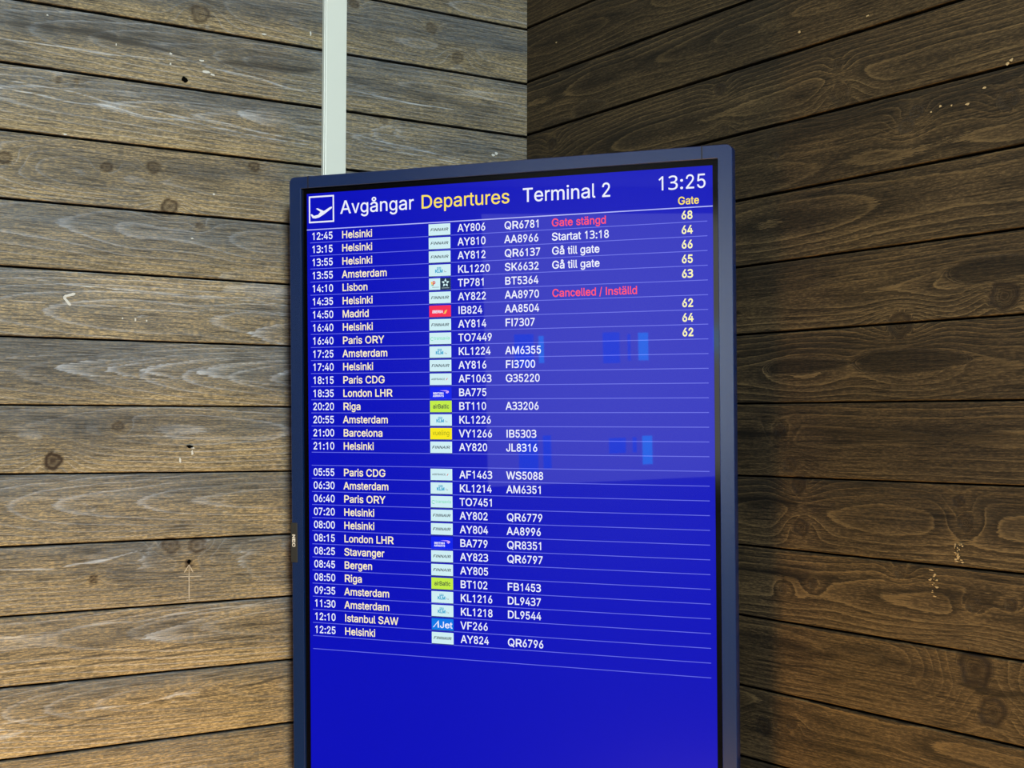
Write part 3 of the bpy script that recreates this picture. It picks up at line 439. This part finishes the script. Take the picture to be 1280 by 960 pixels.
# ------------------------------------------------------------------ glyph outlines and lettering
GLYPHS = {}
ADV = {}
for part_ in GLYPH_DATA.split('|'):
    ch, adv, *sps = part_.split(';')
    GLYPHS[ch] = (int(adv), [[tuple(int(q) / 1000 for q in p.split(',')) for p in s.split(' ')] for s in sps])
ADV.update({c: v for cs, v in ((' /:.t', 278), ('0123456789abdeghnopquLåä', 556), ('ABEKPSVXY', 667), ('CDHNRUw', 722), ('FTZ', 611), ('GOQ', 778), ('I', 278), ('Jcksvxyz', 500), ('Mm', 833), ('W', 944), ('f', 278), ('ijl', 222), ('r', 333)) for c in cs})
CAPH = 0.509
def glyph_polys(ch, bold):
    adv, sps = GLYPHS[ch]; out = []
    for sp_ in sps:
        n = len(sp_); q = []
        for i in range(n):
            (x0, y0), (x1, y1), (x2, y2) = sp_[i - 1], sp_[i], sp_[(i + 1) % n]
            ax, ay, bx, by = x1 - x0, y1 - y0, x2 - x1, y2 - y1
            la, lb = math.hypot(ax, ay) or 1e-6, math.hypot(bx, by) or 1e-6
            nx, ny = ay / la + by / lb, -ax / la - bx / lb; l = math.hypot(nx, ny) or 1
            c = max(0.5, l / 2)
            q.append((x1 + SIGN * bold * nx / l / c, y1 + SIGN * bold * ny / l / c))
        out.append(q)
    return adv / 1000, out
def area2(p): return sum(p[i-1][0] * p[i][1] - p[i][0] * p[i-1][1] for i in range(len(p)))
SIGN = 1 if area2(GLYPHS['H'][1][0]) > 0 else -1
def triangles(pts):
    """triangles of one outline with its holes, as indices into the flattened points"""
    flat = [q for p in pts for q in p]
    if len(pts) > 1:
        return [t for t in tessellate_polygon(pts)]
    ids = list(range(len(flat)))
    a = sum(flat[i - 1].x * flat[i].y - flat[i].x * flat[i - 1].y for i in ids)
    if a < 0: ids.reverse()
    cr = lambda A, B_, C_: (B_.x - A.x) * (C_.y - A.y) - (B_.y - A.y) * (C_.x - A.x)
    out = []
    while len(ids) > 3:
        for k in range(len(ids)):
            i, j, l = ids[k - 1], ids[k], ids[(k + 1) % len(ids)]
            A, B_, C_ = flat[i], flat[j], flat[l]
            if cr(A, B_, C_) <= 1e-9: continue
            if any(cr(A, B_, flat[q]) >= -1e-9 and cr(B_, C_, flat[q]) >= -1e-9 and cr(C_, A, flat[q]) >= -1e-9 for q in ids if q not in (i, j, l)): continue
            out.append((i, j, l)); ids.pop(k); break
        else:
            k = min(range(len(ids)), key=lambda k: abs(cr(flat[ids[k - 1]], flat[ids[k]], flat[ids[(k + 1) % len(ids)]])))
            ids.pop(k)
    out.append(tuple(ids))
    return out
def contour_groups(polys):
    outer = [[p] for p in polys if area2(p) * SIGN > 0]
    def inside(pt, p):
        c = False
        for i in range(len(p)):
            (xa, ya), (xb, yb) = p[i - 1], p[i]
            if (ya > pt[1]) != (yb > pt[1]) and pt[0] < (xb - xa) * (pt[1] - ya) / (yb - ya) + xa: c = not c
        return c
    for h in polys:
        if area2(h) * SIGN <= 0:
            for g in outer:
                if inside(h[0], g[0]): g.append(h); break
    return outer
U = 0.68 / 1080
class UI:
    """flat lettering and tiles in screen units (x right, y down from the top left of the picture area)"""
    def __init__(s): s.mb = MB()
    def text(s, t, x, base, cap, mi, layer=2, align='l', width=None, bold=0.010, slant=0.0, rot=False):
        k = cap / CAPH; size = cap / 0.716
        total = sum(ADV[c] for c in t) / 1000 * size
        f = (width / total) if width else 1.0
        cx = x - (total * f if align == 'r' else total * f / 2 if align == 'c' else 0)
        for c in t:
            a = ADV[c] / 1000 * size * f
            if c != ' ':
                ga, polys = glyph_polys(c, bold)
                kx = a / ga
                for grp in contour_groups(polys):
                    pts = [[Vector((px * 100, py * 100, 0)) for px, py in p] for p in grp]
                    flat = [q for p in pts for q in p]
                    n = len(s.mb.v)
                    for q in flat: s.mb.v.append(s.at(cx + q.x / 100 * kx + slant * q.y / 100 * k, base - q.y / 100 * k, layer))
                    for tri in triangles(pts):
                        A, B_, C_ = (flat[i] for i in tri)
                        if (B_ - A).cross(C_ - A).z < 0: tri = tri[::-1]
                        s.mb.f.append(tuple(n + i for i in tri)); s.mb.m.append(mi)
            cx += a
    def at(s, x, y, layer): return (x * U, -y * U, layer * 0.00012)
    def rect(s, x0, y0, x1, y1, mi, layer=1):
        s.mb.poly([s.at(x0, y1, layer), s.at(x1, y1, layer), s.at(x1, y0, layer), s.at(x0, y0, layer)], mi)
    def shape(s, pts, mi, layer=2):
        v = [Vector((p[0], -p[1], 0)) for p in pts]; n = len(s.mb.v)
        for p in pts: s.mb.v.append(s.at(p[0], p[1], layer))
        for tri in triangles([v]):
            A, B_, C_ = (v[i] for i in tri)
            if (B_ - A).cross(C_ - A).z < 0: tri = tri[::-1]
            s.mb.f.append(tuple(n + i for i in tri)); s.mb.m.append(mi)
    def build(s, name, mats, parent): return s.mb.build(name, mats, parent)

# ------------------------------------------------------------------ departures display
def lit(name, c, s=1.0):
    m = mat(name, (0.001, 0.001, 0.001, 1), 0.24, spec=0.28, emit=c, strength=s)
    p = m.node_tree.nodes['Principled BSDF']; p.inputs['Coat Weight'].default_value = 0.45; p.inputs['Coat Roughness'].default_value = 0.015
    return m
SCR = lit('screen_blue', (0.0008, 0.0030, 0.50, 1))
T_WHITE = lit('text_white', sl(236, 238, 255)); T_CREAM = lit('text_cream', sl(255, 240, 196)); T_YEL = lit('text_yellow', sl(255, 226, 92)); T_RED = lit('text_red', sl(255, 62, 104))
T_GATE = lit('text_gate', sl(250, 244, 178)); RULE = lit('rule_line', sl(98, 104, 228)); RULE_W = lit('rule_bright', sl(176, 180, 248))
disp = bpy.data.objects.new('departures_display', None); COL.objects.link(disp)
ox = Vector((0.12931625, -0.52494369, 1.94525242)); ax_ = Vector((0.82622291, 0.56333595, -0.00288332)); bx_ = Vector((0.02218226, -0.02741874, 0.99937789)); nx_ = Vector((0.56290643, -0.82577286, -0.03515005))
Mx = Matrix((ax_, bx_, nx_)).transposed().to_4x4(); Mx.translation = ox
disp.matrix_world = Mx
tag(disp, 'tall dark navy framed airport departures screen hung in the corner of the timber walls', 'information display')
HGT = 1.2096
bez_m = mat('navy_bezel', (0.0015, 0.015, 0.080, 1), 0.22, spec=0.75, noise=(900, 0.08, 0.05)); bez_m.node_tree.nodes['Principled BSDF'].inputs['IOR'].default_value = 1.8
seam_m = mat('seam_dark', sl(8, 12, 30), 0.6)
black = mat('black_border', sl(5, 5, 6), 0.3)
def loop(x0, y0, x1, y1, r, z, n=6):
    out = []
    for cx, cy, a0 in ((x1 - r, y1 - r, 0), (x0 + r, y1 - r, 90), (x0 + r, y0 + r, 180), (x1 - r, y0 + r, 270)):
        for i in range(n + 1):
            a = math.radians(a0 + 90 * i / n); out.append((cx + r * math.cos(a), cy + r * math.sin(a), z))
    return out
OUT = 0.0305; INN = 0.0088
def lp(e, z, r): return loop(-e, -HGT - e, 0.68 + e, e - 0.002 * (e > 0.02), r, z)
loops = [lp(OUT - .004, -.016, .008), lp(OUT, -.013, .010), lp(OUT, .0034, .010), lp(OUT - .0004, .0044, .0097), lp(OUT - .0012, .0050, .0092), lp(OUT - .003, .0050, .0085), lp(INN + .0008, .005, .0015), lp(INN, .0042, .0012), lp(INN, -.002, .0012), lp(INN + .006, -.004, .002), lp(OUT - .006, -.016, .006)]
V = [p for l in loops for p in l]; n = len(loops[0]); F = []
for i in range(len(loops)):
    j = (i + 1) % len(loops)
    for k in range(n): F.append((i * n + k, i * n + (k + 1) % n, j * n + (k + 1) % n, j * n + k))
bezel = obj('bezel', V, F, bez_m, disp, smooth=True)
bezel.data.set_sharp_from_angle(angle=math.radians(30)) if hasattr(bezel.data, 'set_sharp_from_angle') else None
for sx in (0.0042, 0.6646):
    b = MB(); b.box((sx, INN + .0005, .0046), (sx + .0022, OUT - .0028, .0053)); b.box((sx, OUT - .0032, -.012), (sx + .0022, OUT - .0016, .0049)); b.build('bezel_seam', seam_m, bezel)
b = MB()
x0, y0, x1, y1, e = 0.0, -HGT, 0.68, 0.0, INN + .004
for lo, hi in (((-e, 0, -.003), (.68 + e, e, -.0003)), ((-e, -HGT - e, -.003), (.68 + e, -HGT, -.0003)), ((-e, -HGT, -.003), (0, 0, -.0003)), ((.68, -HGT, -.003), (.68 + e, 0, -.0003))): b.box(lo, hi)
b.build('screen_border', mat('black_glass', sl(6, 6, 8), 0.08), disp)
b = MB(); b.box((0.012, -HGT - .002, -.058), (0.668, .001, -.014), bev=.006); b.build('housing', mat('housing_black', sl(22, 24, 28), 0.6, noise=(300, .1, .1)), disp)
b = MB(); b.box((0, -HGT, -.006), (.68, 0, 0)); screen = b.build('screen', SCR, disp)
# wall bracket: plate on the housing with an arm to each wall
b = MB(); inv = Mx.inverted()
b.box((0.19, -0.80, -.068), (0.49, -0.45, -.058), bev=.002)
for wx, wy in ((0.0012, -0.30), (0.30, -0.0012)):
    A = Vector((0.36, -0.27, 1.32)) + (Vector((-0.015, 0.012, 0)) if wx < .1 else Vector((0.0, 0.02, 0))); W_ = Vector((wx, wy, 1.32))
    d = (W_ - A).normalized(); sdir = Vector((-d.y, d.x, 0)) * 0.02; up_ = Vector((0, 0, 0.03))
    n = len(b.v)
    for P_ in (A, W_):
        for s1, s2 in ((-1, -1), (1, -1), (1, 1), (-1, 1)): b.v.append(tuple(inv @ (P_ + sdir * s1 + up_ * s2)))
    b.f += [tuple(n + i for i in f) for f in ((0, 1, 2, 3), (7, 6, 5, 4), (0, 4, 5, 1), (1, 5, 6, 2), (2, 6, 7, 3), (3, 7, 4, 0))]; b.m += [0] * 6
b.build('wall_bracket', mat('bracket_black', sl(20, 20, 22), 0.5), disp)
# maker's badge on the long edge, lettering turned a quarter
b = MB(); b.box((-OUT - .0012, -0.606, -.004), (-OUT + .0112, -0.541, .0066), bev=.0008)
badge = b.build('badge', mat('badge_grey', sl(36, 38, 38), 0.55), disp)
class Turned(UI):
    def at(s, x, y, layer): return (-OUT + .0022 + (0 - y) * U, -0.560 - x * U, .0068)
t_ = Turned(); t_.text('NEC', 0, 0, 8.4, 0, width=33, bold=.03)
t_.build('badge_lettering', mat('badge_print', sl(205, 205, 200), 0.5), badge)

# ---- writing on the screen
for t, x, wd, m in (('Avgångar', 98.5, 213, T_WHITE), ('Departures', 329, 245, T_YEL), ('Terminal 2', 606, 229, T_WHITE)):
    u = UI(); u.text(t, x, 57.3, 33.4, 0, width=wd, bold=.006); u.build('title_text', [m], screen)
u = UI(); u.text('13:25', 946, 50.5, 32.5, 0, width=121, bold=.004); u.build('clock_text', [T_WHITE], screen)
u = UI(); u.text('Gate', 1022.5, 86.5, 17.6, 0, align='c', width=51.5, bold=.012); u.build('gate_heading', [T_YEL], screen)
u = UI()
x0, y0, x1, y1, e = 6, 7, 81, 77, 4
u.rect(x0, y0, x1, y0 + e, 0); u.rect(x0, y1 - e, x1, y1, 0); u.rect(x0, y0 + e, x0 + e, y1 - e, 0); u.rect(x1 - e, y0 + e, x1, y1 - e, 0)
pl = [(.07, .68), (.12, .665), (.20, .735), (.37, .70), (.46, .60), (.285, .475), (.345, .455), (.60, .575), (.83, .45), (.90, .43), (.935, .455), (.90, .50), (.62, .69), (.42, .80), (.27, .835), (.15, .82)]
u.shape([(x0 + p * (x1 - x0), y0 + q * (y1 - y0)) for p, q in pl], 0); u.build('takeoff_icon', [T_WHITE], screen)

LINE0, PITCH_R = 94.3, 34.13
def line_y(i): return LINE0 + PITCH_R * i
u = UI(); u.rect(-0.5, LINE0 - 1.2, 1080, LINE0 + 1.3, 0); u.build('header_rule', [RULE_W], screen)
for i in range(1, 33):
    u = UI(); y = line_y(i); u.rect(9, y - 0.9, 1067, y + 0.9, 0); u.build('row_rule', [RULE], screen)

ROWS = [('12:45', 'Helsinki', 'AY', 'AY806', 'QR6781', 'Gate stängd', '68'), ('13:15', 'Helsinki', 'AY', 'AY810', 'AA8966', 'Startat 13:18', '64'), ('13:55', 'Helsinki', 'AY', 'AY812', 'QR6137', 'Gå till gate', '66'),
    ('13:55', 'Amsterdam', 'KL', 'KL1220', 'SK6632', 'Gå till gate', '65'), ('14:10', 'Lisbon', 'TP', 'TP781', 'BT5364', '', '63'), ('14:35', 'Helsinki', 'AY', 'AY822', 'AA8970', 'Cancelled / Inställd', ''),
    ('14:50', 'Madrid', 'IB', 'IB824', 'AA8504', '', '62'), ('16:40', 'Helsinki', 'AY', 'AY814', 'FI7307', '', '64'), ('16:40', 'Paris ORY', 'TO', 'TO7449', '', '', '62'), ('17:25', 'Amsterdam', 'KL', 'KL1224', 'AM6355', '', ''),
    ('17:40', 'Helsinki', 'AY', 'AY816', 'FI3700', '', ''), ('18:15', 'Paris CDG', 'AF', 'AF1063', 'G35220', '', ''), ('18:35', 'London LHR', 'BA', 'BA775', '', '', ''), ('20:20', 'Riga', 'BT', 'BT110', 'A33206', '', ''),
    ('20:55', 'Amsterdam', 'KL', 'KL1226', '', '', ''), ('21:00', 'Barcelona', 'VY', 'VY1266', 'IB5303', '', ''), ('21:10', 'Helsinki', 'AY', 'AY820', 'JL8316', '', ''), None,
    ('05:55', 'Paris CDG', 'AF', 'AF1463', 'WS5088', '', ''), ('06:30', 'Amsterdam', 'KL', 'KL1214', 'AM6351', '', ''), ('06:40', 'Paris ORY', 'TO', 'TO7451', '', '', ''), ('07:20', 'Helsinki', 'AY', 'AY802', 'QR6779', '', ''),
    ('08:00', 'Helsinki', 'AY', 'AY804', 'AA8996', '', ''), ('08:15', 'London LHR', 'BA', 'BA779', 'QR8351', '', ''), ('08:25', 'Stavanger', 'AY', 'AY823', 'QR6797', '', ''), ('08:45', 'Bergen', 'AY', 'AY805', '', '', ''),
    ('08:50', 'Riga', 'BT', 'BT102', 'FB1453', '', ''), ('09:35', 'Amsterdam', 'KL', 'KL1216', 'DL9437', '', ''), ('11:30', 'Amsterdam', 'KL', 'KL1218', 'DL9544', '', ''), ('12:10', 'Istanbul SAW', 'VF', 'VF266', '', '', ''),
    ('12:25', 'Helsinki', 'AY', 'AY824', 'QR6796', '', '')]
TILE = lit('tile_white', sl(208, 240, 246)); INK = lit('logo_ink', sl(20, 44, 62)); CYAN = lit('logo_cyan', sl(30, 160, 205)); GREEN = lit('logo_green', sl(96, 220, 170)); GREY_ = lit('logo_grey', sl(150, 170, 176))
REDT = lit('tile_red', sl(246, 44, 84)); ORANGE = lit('logo_orange', sl(250, 190, 90)); LIME = lit('tile_lime', sl(196, 238, 70)); YELT = lit('tile_yellow', sl(250, 234, 20)); DKT = lit('tile_dark', sl(30, 50, 74))
BLUT = lit('tile_blue', sl(4, 30, 235)); AZUR = lit('tile_azure', sl(8, 120, 232)); LPINK = lit('logo_pink', sl(214, 170, 255)); OLIVE = lit('logo_olive', sl(96, 110, 20)); REDM = lit('logo_red', sl(214, 60, 50)); SHADE = lit('tile_edge', sl(20, 40, 96))
LOGO_LABEL = {'AY': 'white tile with slanted dark lettering', 'KL': 'white tile with a small light blue crown over letters', 'TP': 'white tile beside a dark tile with a white star', 'IB': 'red tile with white lettering', 'TO': 'white tile with thin green lettering',
    'AF': 'white tile with thin dark lettering', 'BA': 'blue tile with white lettering and ribbon', 'BT': 'lime green tile with dark lettering', 'VY': 'yellow tile with grey lettering', 'VF': 'azure tile with white lettering'}
def logo(code, yb):
    u = UI(); X0, X1, Y0, Y1 = 351.8, 411.8, yb - 30.2, yb - 1.6
    cy = (Y0 + Y1) / 2
    u.rect(X0 - 0.5, Y1, X1 + 0.8, Y1 + 2.4, 1, 1)
    mats = {'AY': [TILE, SHADE, INK], 'KL': [TILE, SHADE, CYAN, GREY_], 'TP': [TILE, SHADE, DKT, REDM, ORANGE, GREEN, GREY_], 'IB': [REDT, SHADE, T_WHITE, ORANGE], 'TO': [TILE, SHADE, GREEN], 'AF': [TILE, SHADE, INK, REDM], 'BA': [BLUT, BLUT, T_WHITE, LPINK],
        'BT': [LIME, SHADE, INK], 'VY': [YELT, SHADE, OLIVE], 'VF': [AZUR, SHADE, T_WHITE]}[code]
    u.rect(X0, Y0, X1, Y1, 0, 1)
    if code == 'AY': u.text('FINNAIR', X0 + 4.5, cy + 3.4, 6.8, 2, width=49, slant=.32, bold=.012)
    elif code == 'KL':
        u.text('KLM', X0 + 17, cy + 5.6, 7.4, 2, width=21.5, bold=.035)
        u.rect(X0 + 22, cy - 4.6, X0 + 34, cy - 3.0, 2, 2)
        for i in range(4): u.rect(X0 + 22.6 + i * 3, cy - 8.2, X0 + 24.4 + i * 3, cy - 5.4, 2, 2)
        u.rect(X0 + 42, cy + 0.5, X0 + 43.2, cy + 5.4, 3, 2); u.rect(X0 + 44.5, cy + 3.2, X0 + 48, cy + 5.2, 3, 2)
    elif code == 'TP':
        u.rect(X0 + 31, Y0, X1, Y1, 2, 1.5)
        u.shape([(X0 + 5, cy - 6), (X0 + 10, cy - 6), (X0 + 10, cy + 4), (X0 + 7.5, cy + 4)], 4); u.text('P', X0 + 10, cy + 3.6, 10.5, 3, bold=.03, width=8); u.rect(X0 + 7, cy + 1.2, X0 + 10.5, cy + 4.6, 5, 2.5); u.rect(X0 + 9, cy + 7.4, X0 + 28, cy + 8.8, 6, 2)
        c = (X0 + 45.5, cy - 2)
        for i in range(5):
            a = math.radians(-90 + 72 * i); a1 = a - math.radians(30); a2 = a + math.radians(30)
            f = lambda an, r: (c[0] + r * math.cos(an), c[1] + r * math.sin(an))
            u.shape([f(a, 11.2), f(a2, 6.2), f(a + math.radians(16), 3.4), f(a - math.radians(16), 3.4), f(a1, 6.2)], 0, 2)
        u.rect(X0 + 35, Y1 - 4.6, X1 - 4, Y1 - 3, 6, 2)
    elif code == 'IB':
        u.text('IBERIA', X0 + 8, cy + 4.6, 6.6, 2, width=30, bold=.03, slant=.1)
        u.shape([(X0 + 38, cy + 6.5), (X0 + 42, cy + 4), (X0 + 43, cy - 0.5), (X0 + 50, cy - 3.5), (X0 + 47, cy + 4.5), (X0 + 44, cy + 7.2)], 3)
    elif code == 'TO':
        u.text('transavia', X0 + 13.5, cy + 3.4, 8.0, 2, width=43, bold=.0)
        for i in range(16):
            a, a2 = math.radians(40 + i * 19), math.radians(40 + (i + 1) * 19)
            u.shape([(X0 + 7.5 + 4.6 * math.cos(a), cy + 1 + 4.8 * math.sin(a)), (X0 + 7.5 + 4.6 * math.cos(a2), cy + 1 + 4.8 * math.sin(a2)), (X0 + 7.5 + 3.5 * math.cos(a2), cy + 1 + 3.6 * math.sin(a2)), (X0 + 7.5 + 3.5 * math.cos(a), cy + 1 + 3.6 * math.sin(a))], 2)
    elif code == 'AF':
        u.text('AIRFRANCE', X0 + 4.5, cy + 2.2, 4.8, 2, width=38, bold=.006)
        u.shape([(X0 + 45, cy + 2.4), (X0 + 48, cy - 2.4), (X0 + 50, cy - 2.4), (X0 + 47, cy + 2.4)], 3)
    elif code == 'BA':
        u.text('BRITISH', X0 + 9, cy + 3.6, 4.6, 2, width=29, bold=.03); u.text('AIRWAYS', X0 + 8.5, cy + 10, 4.6, 2, width=30, bold=.03)
        u.shape([(X0 + 26, cy - 5.6), (X0 + 46, cy - 6.2), (X0 + 52, cy - 4.4), (X0 + 53, cy - 1.2), (X0 + 48, cy + 2), (X0 + 43, cy - 0.4), (X0 + 47, cy - 3.0), (X0 + 40, cy - 4.2)], 3)
    elif code == 'BT': u.text('airBaltic', X0 + 8, cy + 5.0, 10.5, 2, width=45, bold=.012)
    elif code == 'VY': u.text('vueling', X0 + 6.5, cy + 4.0, 12.0, 2, width=47, bold=-.006)
    elif code == 'VF':
        u.shape([(X0 + 3, cy + 8.5), (X0 + 6, cy + 8.5), (X0 + 16, cy - 4), (X0 + 16.5, cy + 8.5), (X0 + 20.5, cy + 8.5), (X0 + 19.5, cy - 10)], 2)
        u.text('Jet', X0 + 22.5, cy + 8.6, 15.5, 2, width=35, bold=.012)
    o = u.build('airline_logo', mats, screen); o['label'] = LOGO_LABEL[code]
for i, r in enumerate(ROWS):
    if not r: continue
    t, city, code, f1, f2, st, gate = r
    yb = line_y(i + 1); bl = yb - 7.6; cap = 18.4
    fields = [('time_text', t, 13.2, T_WHITE), ('destination_text', city, 102.6, T_CREAM), ('flight_number_text', f1, 431.4 if f1[0] == 'A' else 430.8, T_WHITE), ('flight_number_text', f2, 557.5, T_WHITE),
              ('remark_text', st, 681.5, T_RED if st[:6] in ('Gate s', 'Cancel') else T_WHITE)]
    for nm, tx, x, m in fields:
        if tx:
            u = UI(); u.text(tx, x, bl, cap, 0, width=216 if tx[:3] == 'Can' else None, bold=.012); u.build(nm, [m], screen)
    if gate: u = UI(); u.text(gate, 1018.6, bl, cap, 0, align='c', bold=.022); u.build('gate_text', [T_GATE], screen)
    logo(code, yb)

# ------------------------------------------------------------------ marks on the boards
chalk = mat('chalk_white', sl(168, 162, 150), 0.9, spec=0.1); paint = mat('paint_fleck', sl(190, 192, 190), 0.8, spec=0.2); hole_m = mat('hole_black', sl(6, 6, 6), 1.0, spec=0.0)
class WallMarks:
    def __init__(s, side): s.side = side; s.b = MB()
    def P(s, a, z, d=0.0011): return (d, -a, z) if s.side == 'l' else (a, -d, z)
    def poly(s, pts):
        pts = [s.P(*p) for p in pts]
        A, B_, C_ = (Vector(p) for p in pts[:3]); n_ = (B_ - A).cross(C_ - A)
        if n_.dot(Vector((1, 0, 0) if s.side == 'l' else (0, -1, 0))) < 0: pts = pts[::-1]
        s.b.poly(pts)
    def stroke(s, a, z, a2, z2, wd):
        d = Vector((a2 - a, z2 - z)).normalized(); q = Vector((-d.y, d.x)) * wd / 2
        n = 7; rs = random.Random(int(a * 1e4)); up_, dn = [], []
        for i in range(n):
            t = i / (n - 1); k = rs.uniform(.5, 1.25) * (0.5 if i in (0, n - 1) else 1)
            x, y = a + (a2 - a) * t, z + (z2 - z) * t
            up_.append((x + q.x * k, y + q.y * k)); dn.append((x - q.x * k, y - q.y * k))
        for i in range(n - 1): s.poly([dn[i], dn[i + 1], up_[i + 1], up_[i]])
    def blob(s, a, z, ra, rz, seed=1):
        rs = random.Random(seed); pts = []
        for i in range(11):
            t = 2 * math.pi * i / 11; k = rs.uniform(.6, 1.2); pts.append((a + ra * k * math.cos(t), z + rz * k * math.sin(t)))
        for i in range(11): s.poly([(a, z), pts[i], pts[(i + 1) % 11]])
    def build(s, name, m, parent):
        o = s.b.build(name, m, parent); o['kind'] = 'structure'; return o
m_ = WallMarks('l')
for p in (((0.6708, 1.2760), (0.6715, 1.3320)), ((0.6715, 1.3346), (0.6796, 1.3225)), ((0.6715, 1.3346), (0.6646, 1.3222)), ((0.6890, 1.3160), (0.6500, 1.3150)), ((0.676, 1.277), (0.664, 1.277))): m_.stroke(*p[0], *p[1], .0017)
m_.build('chalk_arrow', chalk, wall_left)
m_ = WallMarks('l')
for p in (((0.8817, 1.7656), (0.8631, 1.7717)), ((0.8817, 1.7656), (0.8703, 1.7523))): m_.stroke(*p[0], *p[1], .0042)
for i, (a, z, ra, rz) in enumerate([(0.6506, 2.1579, .010, .004), (0.640, 2.1545, .006, .003), (0.6592, 2.1756, .006, .0025), (0.7129, 2.1619, .003, .003), (0.7131, 2.1792, .004, .003), (0.5478, 2.2388, .007, .002), (0.4606, 2.2548, .0022, .007), (0.6356, 1.9525, .004, .0032), (0.6724, 1.8752, .004, .0022),
        (0.913, 2.2086, .003, .0016), (0.0785, 2.0838, .006, .004), (0.0712, 2.0877, .006, .004), (0.6886, 1.5073, .003, .007), (0.6669, 1.5269, .006, .002), (0.6682, 1.519, .003, .006), (0.883, 2.0232, .005, .002), (0.7873, 1.7361, .002, .003), (0.7663, 1.7346, .002, .005), (0.7478, 1.7342, .002, .003), (0.8036, 2.1792, .0012, .004), (0.845, 1.784, .012, .0012), (0.80, 1.782, .010, .001)]):
    m_.blob(a, z, ra * .68, rz * .68, i)
m_.build('paint_fleck', paint, wall_left)
m_ = WallMarks('l'); m_.blob(0.6893, 2.14, .0062, .0058, 4); m_.blob(0.6714, 1.3395, .0034, .0034, 5); m_.blob(0.672, 1.5295, .006, .003, 6); m_.build('nail_hole', hole_m, wall_left)
m_ = WallMarks('r'); rs_ = random.Random(5)
for a, z in [(0.7284, 2.1539), (1.0903, 2.023), (1.0963, 2.0267), (1.0032, 1.9872), (1.0287, 1.9842), (0.8604, 2.1441), (0.70, 2.25), (0.10, 2.29), (0.97, 1.985), (0.985, 1.99), (1.055, 2.00)]: m_.blob(a, z, rs_.uniform(.0018, .0035), rs_.uniform(.0012, .0022), int(a * 1e4))
for i in range(26):
    m_.blob(1.008 + rs_.uniform(-.006, .006), rs_.uniform(1.385, 1.41), rs_.uniform(.0008, .003), rs_.uniform(.0006, .0014), i)
for i in range(16):
    m_.blob(.965 + rs_.uniform(-.008, .008), rs_.uniform(1.33, 1.372), rs_.uniform(.001, .004), rs_.uniform(.0005, .001), i + 60)
m_.build('bare_fleck', mat('bare_wood_fleck', sl(168, 146, 108), 0.8, spec=0.2), wall_right)
